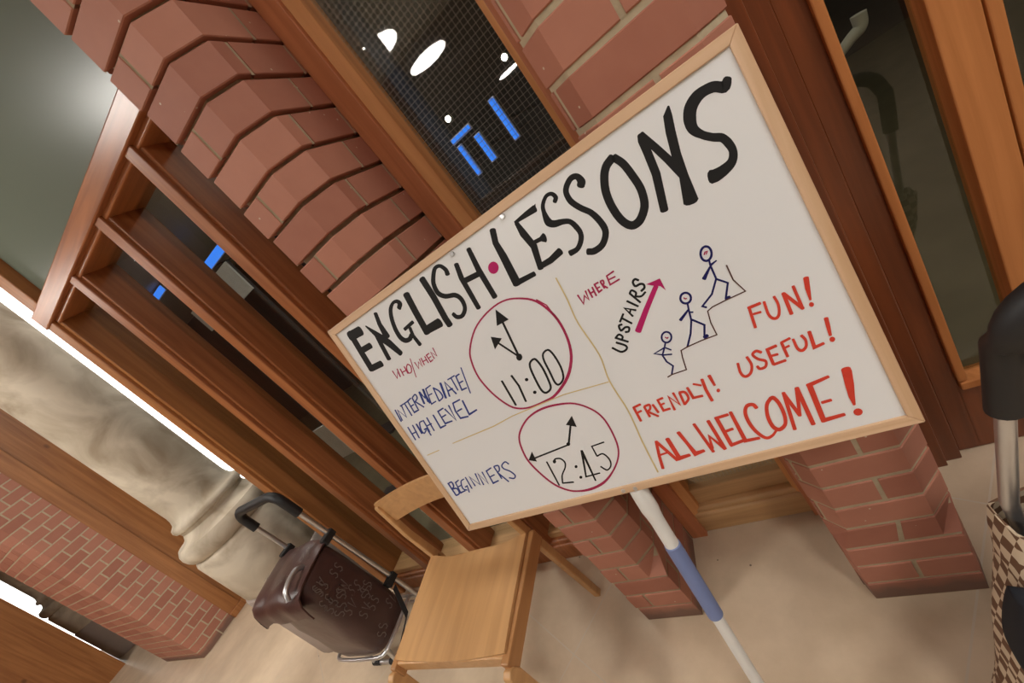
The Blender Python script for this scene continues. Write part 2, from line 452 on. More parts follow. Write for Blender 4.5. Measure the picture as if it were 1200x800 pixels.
def brick_pillar(label, path_at, joints, top, recess, mortar, x_back=None):
    """path_at(z): open outline with the wall on its left-hand side; joints(course) -> joint positions in path units."""
    mb = MB()
    n = int(math.ceil(top / COURSE))
    for c in range(n):
        z0 = c * COURSE; z1 = min(z0 + COURSE, top)
        pb, pt = path_at(z0 + 1e-4), path_at(z1 - 1e-4)
        js = [0.0] + sorted(joints(c)) + [len(pb) - 1.0]
        for a, b in zip(js[:-1], js[1:]):
            def shift(s, sign):
                i = min(int(s), len(pb) - 2); L = max(seglen(pt, i), .02)
                return s + sign * GAP / 2 / L
            a2 = a if a == 0 else shift(a, 1); b2 = b if b == len(pb) - 1 else shift(b, -1)
            ss = [a2] + [float(k) for k in range(len(pb)) if a2 + 1e-3 < k < b2 - 1e-3] + [b2]
            jz = random.uniform(-.0008, .0008)
            def ring(path, z, off):
                pi = inward(path, off) if off else path
                return [(*on_path(pi, s), z) for s in ss]
            zb, zt = z0 + GAP / 2 + jz, z1 - GAP / 2 + jz
            e = .0018
            k = len(ss)
            rows = [ring(pb, zb, .030), ring(pb, zb, e), ring(pb, zb + e, 0), ring(pt, zt - e, 0), ring(pt, zt, e), ring(pt, zt, .030)]
            vs = [p for r in rows for p in r]; fs = []
            for i in range(5):
                for j in range(k - 1):
                    fs.append((i * k + j, i * k + j + 1, (i + 1) * k + j + 1, (i + 1) * k + j))
            fs.append(tuple(i * k for i in range(6))); fs.append(tuple(i * k + k - 1 for i in range(5, -1, -1)))
            mb.face_block(vs, fs, random.uniform(.02, 1))
    o = mb.build('brick_pillar', 'brick')
    tag(o, label, 'brick pillar', kind='structure')
    # vertical joints are pointed nearly flush
    ptg = MB()
    for c in range(n):
        z0 = c * COURSE; z1 = min(z0 + COURSE, top)
        pb = path_at(z0 + 1e-4); pt = path_at(z1 - 1e-4)
        rb, rt = inward(pb, .0025), inward(pt, .0025)
        for s in joints(c):
            i = min(int(s), len(pb) - 2); d = GAP * .62 / max(seglen(pt, i), .02)
            a, b = max(i, s - d), min(i + 1, s + d)
            f0, f1 = on_path(rb, a), on_path(rb, b); g0, g1 = on_path(rt, a), on_path(rt, b)
            ptg.face_block([(*f0, z0 + GAP / 2), (*f1, z0 + GAP / 2), (*g1, z1 - GAP / 2), (*g0, z1 - GAP / 2)], [(0, 1, 2, 3)])
    ptg.build('joint_pointing', mortar, o, fix=False)
    # mortar core
    core = MB()
    zs = [0] + [c * COURSE for c in range(1, n)] + [top]
    rows = [[(*p, z) for p in inward(path_at(min(z + 1e-4, top - 1e-3)), recess(z) if callable(recess) else recess)] for z in zs]
    core.grid(rows)
    core.build('mortar_bed', mortar, o)
    return o

ZSTOP0, ZSTOP1 = 3 * COURSE, 4 * COURSE
def mix(a, b, t): return [lerp2(p, q, t) for p, q in zip(a, b)]
# pillar between the mullioned window and the wired window
P1S = [(-.732, 1.0), (-.732, .70), (-.602, .70), (-.546, .70), (-.546, .93), (-.546, 1.0)]
P1C = [(-.732, 1.0), (-.732, .70), (-.602, .70), (-.546, .756), (-.546, .93), (-.546, 1.0)]
def p1(z):
    t = min(1, max(0, (z - ZSTOP0) / (ZSTOP1 - ZSTOP0))); return mix(P1S, P1C, t)
brick_pillar('red brick pillar with rounded-off corner, directly behind the left half of the whiteboard', p1,
             lambda c: [1.47, 3.72] if c % 2 else [1.0, 3.22, 4.3], CEIL, lambda z: .0030 + .0110 * min(1, max(0, (z - .7) / .5)), 'mortar_dark')
# pillar between the wired window and the door
P2S = [(-.112, 1.06), (-.112, .74), (-.098, .70), (.085, .70), (.117, .70), (.132, .76), (.132, 1.06)]
P2C = [(-.112, 1.06), (-.112, .74), (-.073, .70), (.085, .70), (.132, .747), (.132, .76), (.132, 1.06)]
def p2(z):
    t = min(1, max(0, (z - ZSTOP0) / (ZSTOP1 - ZSTOP0))); return mix(P2S, P2C, t)
brick_pillar('red brick pillar between wired window and wooden door, behind the right of the whiteboard', p2,
             lambda c: [2.6, 5.5] if c % 2 else [1.2, 5.9], CEIL, .003, 'mortar')
# pillar far along the wall
P3 = [(-4.62, 1.02), (-4.62, .77), (-4.655, .72), (-5.55, .72), (-5.55, 1.02)]
P3 = P3[::-1]
brick_pillar('distant red brick pillar standing beyond the stone column', lambda z: P3,
             lambda c: [1.25, 1.5, 1.75, 3.25, 3.75] if c % 2 else [1.12, 1.38, 1.62, 1.88, 3.5], CEIL, .002, 'mortar')
# ------------------------------------------------------------------ mullioned window
W1 = empty('window_1', (-1.5, .955, 0), 'tall wooden window of narrow panes between deep mullions, beside the stone column', 'window', kind='structure')
R = rel((-1.5, .955, 0))
for x0, x1 in ((-1.170, -1.122), (-1.509, -1.461), (-1.877, -1.829)):
    b = R(); b.box(x0, x1, .955, 1.10, .11, 2.10)
    ml = b.build('mullion', 'frame_wood', W1, bevel=.004)
    b = R(); b.box(x0 - .012, x1 + .012, .971, 1.09, .11, 2.10); b.build('bead', 'frame_wood', ml, bevel=.004)
b = R(); b.box(-2.272, -2.207, .955, 1.15, 0, 2.10).box(-2.272, -2.19, .971, 1.15, 0, CEIL); b.build('stile', 'post_wood', W1, bevel=.004)
b = R(); b.box(-2.272, -.735, .948, 1.10, 2.057, 2.125); b.build('transom', 'rail_wood', W1, bevel=.005)
b = R(); b.box(-2.20, -.735, .966, 1.10, 2.04, 2.136); b.build('transom_bead', 'rail_wood', W1, bevel=.005)
b = R(); b.box(-2.272, -.735, 1.0, 1.12, .10, .14); b.build('bottom_rail', 'sill_wood', W1, bevel=.004)
b = R(); b.box(-2.275, -.733, .97, 1.10, 0, .09).box(-2.275, -.733, .98, 1.10, .08, .112); b.build('window_sill', 'frame_wood', W1, bevel=.010, seg=4)
for x0, x1 in ((-1.14, -.74), (-1.48, -1.15), (-1.85, -1.49), (-2.22, -1.86)):
    b = R(); b.box(x0, x1, 1.056, 1.061, .12, 2.09); b.build('pane', 'glass', W1)
b = R(); b.box(-2.22, -.74, 1.02, 1.026, 2.10, CEIL); p = b.build('pane', 'frost', W1); p['label'] = 'frosted grey-green upper pane'
b = R(); b.box(-.765, -.735, .955, 1.10, .11, CEIL); b.build('side_jamb', 'frame_wood', W1, bevel=.003)

# ------------------------------------------------------------------ wired window
W2 = empty('window_2', (-.34, .955, 0), 'wired glass window in a wooden frame between the two brick pillars', 'window', kind='structure')
R = rel((-.34, .955, 0))
b = R(); b.box(-.546, -.492, .955, 1.06, .0, CEIL); b.build('frame_post', 'lit_frame', W2, bevel=.003)
b = R(); b.hexa([(-.492, .968, .1), (-.465, .985, .1), (-.465, 1.05, .1), (-.492, 1.05, .1)], [(-.492, .968, CEIL), (-.465, .985, CEIL), (-.465, 1.05, CEIL), (-.492, 1.05, CEIL)])
b.build('bead', 'lit_bead', W2, bevel=.002)
b = R(); b.box(-.155, -.105, .955, 1.06, 0, CEIL); b.build('frame_post', 'lit_frame', W2, bevel=.003)
b = R(); b.hexa([(-.172, .985, .1), (-.155, .968, .1), (-.155, 1.05, .1), (-.172, 1.05, .1)], [(-.172, .985, CEIL), (-.155, .968, CEIL), (-.155, 1.05, CEIL), (-.172, 1.05, CEIL)])
b.build('bead', 'lit_bead', W2, bevel=.002)
b = R(); b.box(-.48, -.16, 1.028, 1.034, .18, CEIL); b.build('pane', 'wired', W2)
b = R(); b.box(-.50, -.15, 1.003, 1.055, .10, .185); b.build('bottom_rail', 'sill_wood', W2, bevel=.004)
b = R(); b.box(-.55, -.11, .97, 1.05, 0, .098).box(-.55, -.11, .978, 1.05, .09, .118); b.build('window_sill', 'sill_wood', W2, bevel=.010, seg=4)

# ------------------------------------------------------------------ wooden door on the right
D = empty('door_1', (.35, 1.05, 0), 'dark reddish wooden glazed door beside the brick pillar, behind the checked shopping trolley', 'door', kind='structure')
R = rel((.35, 1.05, 0))
b = R(); b.box(.132, .205, 1.03, 1.16, 0, CEIL).box(.19, .243, 1.045, 1.16, 0, CEIL); b.build('door_jamb', 'door_wood', D, bevel=.003)
b = R(); b.box(.246, .297, 1.066, 1.115, .004, CEIL); b.build('stile', 'door_wood', D, bevel=.003)
b = R(); b.box(.295, .314, 1.054, 1.11, .27, CEIL); b.build('bead', 'bead_wood', D, bevel=.003)
b = R(); b.box(.432, .497, 1.054, 1.115, .004, CEIL); b.build('stile', 'bead_wood', D, bevel=.003)
b = R(); b.box(.290, .44, 1.066, 1.115, .004, .245); b.build('bottom_rail', 'door_wood', D, bevel=.003)
b = R(); b.box(.297, .432, 1.054, 1.11, .238, .262); b.build('bottom_bead', 'bead_wood', D, bevel=.003)
b = R(); b.box(.305, .44, 1.094, 1.099, .24, CEIL); b.build('pane', 'door_glass', D)
D2 = empty('door_2', (.8, 1.05, 0), 'second leaf of the glazed wooden door, at the edge of the picture', 'door', kind='structure')
R = rel((.8, 1.05, 0))
b = R(); b.box(.503, .524, 1.06, 1.115, .004, CEIL); b.build('stile', 'bead_wood', D2, bevel=.003)
b = R(); b.box(.50, 1.3, 1.066, 1.115, .004, .245); b.build('bottom_rail', 'door_wood', D2, bevel=.003)
b = R(); b.box(.515, 1.25, 1.094, 1.099, .24, CEIL); b.build('pane', 'door_glass', D2)
b = R(); b.box(1.24, 1.32, 1.06, 1.115, .004, CEIL); b.build('stile', 'door_wood', D2, bevel=.003)
shell('wall_side', 'back_wall', 'plain wall past the second door leaf', 'wall', 1.32, 4, .95, 1.16, 0, CEIL)
# wall spandrel over and behind the far bays, and wood posts there
b = MB(); b.box(-4.72, -4.62, 1.02, 1.13, 0, CEIL).box(-4.74, -4.64, 1.13, 1.34, 0, CEIL).box(-4.72, -4.60, 1.02, 1.36, 0, .055)
tag(b.build('trim_1', 'post_wood', bevel=.004), 'knotty orange wooden post beside the distant brick pillar', 'wooden post', kind='structure')

# ------------------------------------------------------------------ stone columns
PROF = [(.240, 0), (.240, .5), (.246, .552), (.252, .562), (.252, .86), (.246, .875), (.232, .885), (.248, .895), (.258, .915), (.262, .94), (.258, .965), (.244, .985),
        (.214, .992), (.190, 1.005), (.176, 1.03), (.180, 1.05), (.190, 1.055), (.195, 1.07), (.191, 1.085), (.180, 1.093), (.170, 1.10), (.161, 1.125), (.158, 1.15), (.158, CEIL)]
for (cx, cy), lb in (((-2.711, .941), 'stained pale stone column on a round moulded base, behind the brown shopping trolley'),
                     ((-7.52, 1.07), 'second stone column, far off beside the wooden partition')):
    b = MB(); b.lathe(PROF)
    o = b.build('stone_column', 'stone', smooth=True); o.location = (cx, cy, 0)
    b = MB(); b.lathe([(.258, 0), (.262, .01), (.262, .535), (.257, .546), (.24, .55)]); b.build('plinth', 'plinth_stone', o, smooth=True)
    tag(o, lb, 'column', kind='structure')
def light_panel(loc, sx, sy, z0, z1, label):
    t = empty('light_panel', loc, label, 'light panel', 'light panels behind the columns')
    MB().box(-sx / 2, sx / 2, -sy / 2, sy / 2, z0, z1).build('diffuser', 'strip', t)
    MB().box(-sx / 2 - .01, sx / 2 + .01, sy / 2, sy / 2 + .03, 0, z1 + .02).build('housing', 'white_plastic', t)
light_panel((-3.20, 1.36, 0), .44, .02, .05, 3.1, 'tall bright white light panel in the gap between stone column and mullioned window')
light_panel((-8.6, 1.02, 0), .02, .34, .05, 3.1, 'bright white light panel beside the second, distant stone column')

# marker strokes in the panel's own plane, 0.1 mm from its lower left corner: s = u,v,width triples; p = u,v outline
MARKS = {
'english_lettering': ((0.011, 0.01, 0.01), [
 ('s','555 5631 175 507 5197 177 455 4666 180'),
 ('s','477 5555 224 875 5525 219'),
 ('s','506 5154 143 867 5141 140'),
 ('s','447 4699 153 828 4674 149'),
 ('s','1198 5316 126 1139 5012 127 1086 4671 129'),
 ('s','1072 5544 37 1231 5190 179 1357 4964 191 1471 4640 142'),
 ('s','1519 5643 105 1442 5414 122 1411 5103 185'),
 ('s','2127 5448 100 2147 5461 102 2169 5475 103 2190 5488 108 2206 5502 115 2216 5516 124 2218 5532 120 2215 5549 113 2206 5565 104 2195 5580 95 2181 5591 84 2164 5599 76 2144 5605 71 2121 5608 68 2097 5609 67 2072 5605 67 2046 5597 72 2018 5585 77 1989 5571 82 1962 5553 87 1936 5534 92 1913 5512 96 1891 5487 99 1870 5460 102 1851 5431 105 1834 5403 108 1818 5374 109 1803 5345 109 1790 5314 110 1778 5283 111 1766 5252 111 1756 5219 113 1745 5186 114 1736 5153 116 1729 5119 118 1723 5086 119 1719 5053 121 1716 5019 122 1715 4985 124 1716 4954 125 1721 4926 125 1729 4901 126 1741 4877 126 1755 4857 125 1772 4839 122 1790 4825 117 1812 4815 110 1837 4808 105 1863 4804 101 1889 4804 100 1913 4806 101 1935 4813 101 1955 4824 101 1975 4837 98 1995 4851 92 2015 4863 86'),
 ('s','1936 5029 77 2242 5066 76'),
 ('s','2084 5001 85 2035 4827 93 2058 4590 105'),
 ('s','2491 5598 168 2439 5197 164 2392 4718 167'),
 ('s','2408 4776 173 2813 4766 190'),
 ('s','3024 5663 152 3018 5242 148 2973 4773 150 2976 4616 151'),
 ('s','3575 5450 107 3580 5469 104 3586 5487 101 3592 5505 99 3594 5524 97 3593 5545 94 3586 5568 90 3576 5595 87 3562 5622 84 3546 5645 79 3528 5662 73 3507 5673 71 3484 5680 70 3458 5683 72 3431 5681 75 3405 5674 80 3378 5660 85 3349 5639 88 3320 5614 90 3293 5588 92 3268 5563 93 3247 5540 95 3228 5518 97 3211 5495 99 3196 5471 102 3184 5443 104 3173 5410 106 3163 5373 108 3157 5335 110 3154 5298 111 3159 5264 112 3170 5234 110 3187 5207 107 3209 5181 104 3235 5157 102 3264 5135 99 3300 5117 95 3344 5101 93 3389 5087 93 3430 5072 95 3463 5053 99 3487 5030 101 3505 5006 102 3518 4979 102 3527 4951 102 3532 4921 101 3533 4888 99 3529 4852 97 3521 4815 95 3509 4781 92 3493 4751 88 3471 4724 87 3444 4700 86 3413 4680 85 3383 4663 84 3354 4653 83 3327 4649 82 3299 4651 84 3273 4658 86 3249 4668 89 3229 4680 93 3215 4695 95 3206 4713 95 3199 4734 93 3193 4755 90 3186 4775 88'),
 ('s','3854 5515 103 3787 5251 116 3752 4611 106'),
 ('s','4240 5610 98 4189 5207 121 4175 4631 116'),
 ('s','3840 5175 107 4142 5144 105'),
]),
'lessons_lettering': ((0.011, 0.01, 0.01), [
 ('s','4838 5636 121 4755 5424 118 4748 5172 147 4699 4624 170'),
 ('s','4724 4643 103 5082 4622 88'),
 ('s','5273 5502 75 5281 5294 132 5326 5021 123 5226 4642 106'),
 ('s','5254 5518 49 5500 5521 94 5674 5519 118'),
 ('s','5339 5075 70 5484 5060 73 5561 5044 164'),
 ('s','5237 4678 99 5458 4676 110 5680 4721 126'),
 ('p','5685 5570 5723 5579 5660 5459 5629 5518'),
 ('s','6003 5425 69 6015 5435 71 6028 5444 72 6040 5453 74 6050 5464 76 6055 5476 77 6055 5491 73 6052 5509 71 6045 5528 68 6036 5544 65 6024 5557 63 6010 5566 62 5993 5573 61 5973 5578 60 5953 5578 60 5932 5575 60 5910 5566 62 5885 5551 63 5860 5534 65 5837 5514 66 5818 5495 67 5804 5476 69 5793 5457 71 5785 5437 72 5778 5414 73 5771 5389 75 5764 5359 86 5758 5324 98 5752 5288 110 5750 5254 121 5752 5225 131 5758 5203 128 5769 5186 124 5782 5171 121 5798 5158 119 5818 5146 117 5841 5134 112 5869 5126 107 5899 5118 102 5928 5109 96 5955 5100 91 5978 5089 89 6001 5078 87 6023 5066 85 6042 5052 84 6058 5036 82 6071 5014 84 6082 4990 86 6091 4963 88 6098 4937 90 6103 4911 92 6108 4886 90 6112 4862 89 6115 4837 88 6114 4813 86 6111 4790 85 6105 4768 85 6096 4747 86 6084 4726 86 6071 4707 86 6055 4688 86 6036 4669 86 6015 4650 85 5992 4633 84 5968 4618 84 5942 4607 83 5915 4601 86 5887 4601 90 5857 4602 93 5827 4605 97 5798 4606 101'),
 ('s','6471 5399 124 6481 5409 125 6491 5419 127 6501 5429 128 6509 5440 129 6513 5453 128 6514 5471 119 6513 5491 112 6509 5513 104 6502 5532 97 6493 5548 90 6481 5559 89 6464 5569 88 6446 5576 88 6426 5579 89 6406 5579 89 6385 5574 90 6361 5565 91 6338 5553 92 6315 5539 92 6295 5524 93 6278 5510 93 6263 5495 93 6249 5478 93 6238 5459 93 6230 5437 92 6225 5412 93 6222 5383 94 6222 5352 95 6224 5320 96 6230 5288 97 6241 5256 96 6256 5222 96 6273 5189 95 6291 5156 95 6309 5125 95 6328 5096 95 6348 5069 95 6368 5043 94 6387 5017 94 6404 4990 94 6417 4962 96 6428 4934 98 6438 4906 100 6446 4876 101 6454 4846 103 6461 4814 103 6467 4780 103 6471 4746 104 6474 4713 104 6474 4683 104 6472 4658 104 6468 4635 103 6462 4614 103 6453 4593 103 6440 4572 102 6422 4548 102 6400 4523 103 6375 4499 103 6348 4478 104 6321 4461 104 6291 4450 106 6258 4442 107 6224 4438 108 6191 4437 109 6162 4438 110 6138 4443 109 6117 4451 108 6099 4462 107 6080 4473 107 6061 4484 106'),
 ('s','7062 5478 124 7035 5468 125 7007 5460 125 6979 5450 125 6952 5439 126 6927 5424 126 6904 5404 126 6882 5382 126 6862 5358 126 6843 5330 126 6825 5299 126 6807 5265 125 6789 5227 125 6772 5187 125 6758 5145 125 6746 5101 124 6737 5056 124 6730 5009 124 6725 4960 123 6722 4911 123 6722 4863 123 6724 4813 123 6727 4762 122 6734 4712 122 6742 4664 122 6753 4623 122 6766 4587 122 6782 4554 122 6800 4526 123 6819 4504 124 6839 4487 125 6862 4476 127 6886 4472 128 6911 4473 128 6937 4477 128 6961 4485 128 6984 4496 127 7008 4511 126 7031 4529 125 7053 4548 125 7073 4568 124 7091 4587 123 7107 4607 123 7122 4628 121 7135 4652 120 7148 4680 119 7160 4714 118 7171 4753 117 7180 4795 116 7188 4837 116 7193 4880 115 7194 4922 114 7193 4965 113 7190 5008 113 7185 5052 113 7180 5096 113 7175 5141 113 7170 5188 112 7163 5234 112 7156 5277 111 7146 5317 111 7134 5352 110 7120 5383 110 7105 5412 110 7090 5440 110 7075 5469 110'),
 ('s','7523 5513 96 7510 5441 125 7493 5255 116 7462 4941 118 7332 4431 115'),
 ('s','7530 5517 77 7607 5258 103 7678 5027 109 7738 4739 90'),
 ('s','7975 5610 27 7917 5516 114 7861 5320 126 7794 5013 125 7755 4711 122 7688 4351 202'),
 ('s','8682 5464 98 8668 5450 107 8655 5434 116 8641 5418 127 8626 5407 139 8610 5404 145 8593 5410 134 8575 5425 126 8556 5444 124 8536 5462 126 8516 5475 130 8497 5484 133 8476 5491 134 8456 5496 134 8435 5500 134 8414 5502 134 8391 5504 138 8368 5504 143 8345 5502 147 8321 5499 151 8298 5492 156 8276 5483 158 8252 5471 160 8229 5457 162 8208 5441 164 8189 5423 165 8172 5403 163 8156 5379 162 8143 5354 160 8131 5329 159 8122 5303 158 8114 5278 152 8109 5252 146 8105 5226 140 8105 5200 134 8107 5174 128 8114 5149 121 8124 5125 116 8136 5100 110 8151 5077 105 8166 5054 99 8182 5031 99 8200 5009 100 8220 4988 100 8239 4968 100 8259 4949 101 8278 4933 104 8298 4919 106 8317 4906 107 8335 4892 105 8350 4876 102 8362 4856 100 8371 4834 100 8379 4810 101 8385 4787 102 8389 4763 103 8393 4740 101 8396 4715 99 8397 4691 98 8396 4667 97 8392 4645 98 8385 4623 102 8376 4600 105 8364 4579 109 8350 4560 113 8335 4544 117 8318 4531 123 8299 4521 129 8278 4513 134 8256 4507 139 8234 4502 144 8209 4497 150 8183 4493 156 8156 4491 162 8131 4490 168 8109 4490 174 8091 4491 176 8076 4494 177 8063 4498 179 8050 4502 183 8037 4505 186'),
]),
'heading_dot': ((0.45, 0.012, 0.12), [
 ('p','4556 5039 4524 5009 4484 4990 4440 4987 4401 4999 4371 5026 4356 5062 4357 5103 4376 5142 4408 5173 4448 5191 4492 5193 4531 5181 4560 5154 4575 5118 4574 5078'),
]),
'who_when_lettering': ((0.36, 0.02, 0.075), [
 ('s','964 4407 33 960 4212 30 1078 4333 25 1064 4201 31 1119 4395 32'),
 ('s','1196 4361 32 1168 4193 32'),
 ('s','1333 4362 32 1310 4188 32'),
 ('s','1181 4274 24 1322 4268 24'),
 ('s','1432 4360 26 1419 4352 26 1402 4341 27 1385 4327 28 1369 4312 29 1357 4295 30 1348 4275 31 1340 4252 31 1335 4227 32 1334 4206 32 1337 4191 32 1347 4181 29 1363 4175 26 1383 4173 24 1402 4175 24 1420 4182 26 1437 4197 28 1456 4219 29 1473 4244 29 1487 4269 30 1496 4289 31 1497 4307 31 1492 4323 31 1484 4337 31 1474 4349 30 1467 4358 30 1461 4364 29 1455 4367 25 1449 4367 23 1442 4365 25 1432 4360 25'),
 ('s','1608 4447 23 1448 4029 24'),
 ('s','1654 4329 31 1652 4164 26 1751 4299 23 1774 4165 25 1818 4337 30'),
 ('s','1872 4340 30 1842 4176 30'),
 ('s','1982 4330 30 1969 4173 30'),
 ('s','1850 4254 23 1969 4254 23'),
 ('s','2128 4343 22 2035 4333 28 2034 4171 29 2127 4183 22'),
 ('s','2027 4255 23 2125 4264 22'),
 ('s','2167 4191 29 2180 4346 22 2266 4213 23 2291 4400 28'),
]),
'where_lettering': ((0.36, 0.02, 0.075), [
 ('s','5548 3938 32 5560 3757 32 5644 3876 31 5677 3780 30 5702 3939 31'),
 ('s','5755 3941 31 5750 3784 31'),
 ('s','5832 3941 30 5821 3781 31'),
 ('s','5746 3863 31 5837 3865 30'),
 ('s','5960 3963 30 5888 3961 30 5888 3813 31 5956 3826 30'),
 ('s','5888 3883 27 5945 3885 27'),
 ('s','5995 3954 30 6002 3827 30'),
 ('s','5999 3962 30 6009 3961 30 6020 3960 30 6030 3960 30 6038 3958 30 6044 3953 30 6045 3945 30 6044 3935 29 6041 3923 29 6036 3912 29 6031 3903 29 6025 3898 29 6018 3895 30 6009 3894 30 6000 3892 30 5992 3890 30'),
 ('s','5994 3893 30 6050 3808 30'),
 ('s','6266 4004 27 6132 3989 27 6111 3835 28 6283 3845 28'),
 ('s','6132 3919 26 6246 3915 26'),
]),
'intermediate_lettering': ((0.03, 0.05, 0.22), [
 ('s','317 3587 44 263 3278 44'),
 ('s','313 3290 44 381 3562 31 491 3315 31 571 3609 42'),
 ('s','526 3615 31 853 3640 30'),
 ('s','693 3630 42 664 3294 43'),
 ('s','956 3672 30 816 3640 40 788 3337 42 958 3346 31'),
 ('s','785 3498 31 924 3508 30'),
 ('s','992 3658 41 944 3372 41'),
 ('s','996 3662 30 1024 3672 30 1055 3684 30 1085 3694 30 1110 3700 29 1127 3699 35 1136 3689 40 1139 3670 41 1137 3647 40 1131 3625 39 1119 3606 36 1102 3592 32 1079 3580 30 1051 3569 30 1022 3559 30 996 3547 30'),
 ('s','1008 3549 41 1131 3352 41'),
 ('s','1353 3375 57 1378 3602 57'),
 ('s','1274 3702 57 1201 3418 57'),
 ('s','1274 3702 58 1315 3527 42 1416 3730 57 1330 3419 56'),
 ('s','1663 3725 26 1486 3701 32 1375 3337 36 1533 3352 27'),
 ('s','1440 3542 27 1567 3547 27'),
 ('s','1683 3646 37 1611 3321 38'),
 ('s','1683 3646 41 1702 3622 41 1723 3599 40 1742 3576 41 1759 3551 41 1771 3525 41 1778 3495 42 1782 3461 41 1782 3428 41 1777 3397 40 1765 3372 37 1744 3355 32 1714 3344 31 1680 3336 31 1644 3329 31 1611 3321 31'),
 ('s','1928 3669 59 1823 3320 60'),
 ('s','1936 3316 46 2043 3647 37 2131 3306 47'),
 ('s','1972 3436 37 2130 3445 36'),
 ('s','2144 3659 28 2364 3673 28'),
 ('s','2249 3660 35 2223 3359 36'),
 ('s','2493 3657 30 2383 3645 36 2315 3326 39 2454 3323 31'),
 ('s','2359 3485 31 2473 3490 30'),
 ('s','2620 3760 30 2458 3185 31'),
 ('s','334 3080 44 301 2722 45'),
 ('s','503 3079 43 441 2729 44'),
 ('s','299 2889 33 491 2898 32'),
 ('s','624 3065 55 599 2803 55'),
 ('s','847 3073 31 824 3072 32 800 3074 33 776 3074 31 754 3070 31 732 3056 36 710 3029 39 688 2991 40 668 2948 41 652 2908 41 641 2875 42 638 2849 43 640 2826 44 646 2808 44 656 2795 42 668 2788 36 685 2789 30 707 2799 31 731 2812 32 756 2827 32 779 2840 32'),
 ('s','728 2868 32 823 2870 43 808 2676 43'),
 ('s','876 3077 42 840 2772 42'),
 ('s','1016 3100 41 975 2747 42'),
 ('s','866 2921 32 1035 2928 31'),
 ('s','1226 3094 44 1191 2750 45 1372 2757 34'),
 ('s','1594 3140 32 1406 3121 39 1381 2798 44 1602 2789 34'),
 ('s','1399 2962 33 1549 2978 33'),
 ('s','1615 3103 46 1707 2764 34 1766 3144 44'),
 ('s','2121 3157 34 1901 3147 36 1836 2959 44 1844 2770 45 2056 2738 38'),
 ('s','1871 2940 35 2029 2955 34'),
 ('s','2166 3111 46 2110 2768 48 2354 2799 36'),
]),
'beginners_lettering': ((0.03, 0.05, 0.22), [
 ('s','355 1396 50 343 1021 51'),
 ('s','345 1383 37 373 1387 37 404 1394 36 434 1399 38 459 1400 43 475 1394 50 481 1377 51 481 1351 49 474 1322 48 464 1293 46 451 1271 42 434 1255 36 413 1243 34 388 1233 35 363 1224 34 340 1214 34'),
 ('s','344 1219 43 378 1215 42 414 1213 42 449 1210 43 479 1204 47 498 1192 51 508 1170 51 509 1141 50 504 1109 48 494 1079 46 480 1056 40 460 1042 34 433 1033 36 401 1027 38 369 1022 37 339 1016 37'),
 ('s','713 1389 29 574 1349 37 525 1053 43 693 1072 32'),
 ('s','546 1220 31 678 1238 31'),
 ('s','878 1372 29 851 1366 30 823 1362 30 796 1358 29 770 1348 28 747 1331 32 725 1301 35 703 1261 37 684 1218 38 671 1176 40 667 1144 41 673 1122 42 689 1106 41 711 1095 40 733 1084 40 753 1071 40'),
 ('s','752 1162 30 834 1177 41 771 1001 38'),
 ('s','944 1400 39 913 1074 40'),
 ('s','1048 1115 43 1059 1381 37 1202 1103 33 1269 1411 41'),
 ('s','1290 1077 41 1338 1391 36 1433 1067 34 1474 1395 40'),
 ('s','1772 1425 31 1596 1382 36 1563 1045 43 1742 1069 33'),
 ('s','1589 1216 32 1740 1238 32'),
 ('s','1855 1429 39 1852 1091 40'),
 ('s','1868 1434 34 1892 1433 34 1918 1433 33 1943 1433 34 1963 1430 37 1975 1421 40 1978 1404 39 1974 1382 37 1965 1356 36 1952 1332 34 1939 1313 32 1924 1298 30 1906 1288 29 1886 1278 29 1865 1270 29 1845 1260 29'),
 ('s','1849 1265 41 1972 971 41'),
 ('s','2253 1377 39 2244 1395 39 2235 1414 39 2226 1433 39 2215 1447 38 2199 1453 34 2175 1450 30 2145 1440 29 2113 1426 29 2084 1409 29 2064 1393 31 2054 1377 35 2049 1360 38 2050 1342 39 2055 1323 40 2064 1304 40 2080 1284 40 2103 1263 39 2128 1241 39 2153 1219 39 2173 1196 40 2189 1171 40 2203 1144 40 2215 1117 40 2222 1092 39 2224 1070 38 2218 1052 34 2205 1036 30 2188 1022 29 2170 1013 29 2151 1009 33 2132 1011 37 2111 1019 38 2089 1031 39 2067 1044 39 2045 1055 39'),
]),
'clock_outline': ((0.36, 0.02, 0.075), [
 ('s','4569 4394 35 4642 4353 37 4713 4308 38 4779 4253 40 4837 4188 42 4886 4108 44 4930 4015 46 4965 3917 48 4990 3817 49 5004 3717 49 5007 3612 49 5002 3507 49 4990 3405 49 4971 3305 50 4944 3206 51 4908 3109 53 4863 3016 54 4807 2926 55 4740 2839 56 4665 2756 58 4581 2680 59 4485 2610 57 4376 2545 56 4265 2488 54 4166 2445 52 4085 2419 50 4015 2409 48 3947 2406 46 3871 2403 42 3783 2398 41 3687 2396 40 3592 2397 39 3505 2404 38 3428 2417 39 3357 2436 40 3292 2460 41 3234 2490 42 3186 2523 43 3146 2561 43 3110 2607 44 3074 2664 44 3034 2734 44 2995 2816 44 2959 2905 44 2928 2996 44 2903 3091 44 2883 3191 44 2868 3292 44 2862 3389 43 2866 3481 43 2878 3570 42 2896 3656 42 2919 3736 41 2943 3807 41 2970 3870 40 3006 3933 39 3060 4000 38 3135 4077 37 3226 4159 36 3326 4237 35 3427 4303 34 3530 4355 33 3638 4398 33 3747 4432 32 3852 4459 32 3957 4479 32 4060 4493 31 4161 4499 31 4254 4495 31 4340 4482 32 4420 4460 33 4496 4430 34 4569 4394 35'),
 ('s','4855 4216 23 4966 4042 23 5006 3667 23'),
]),
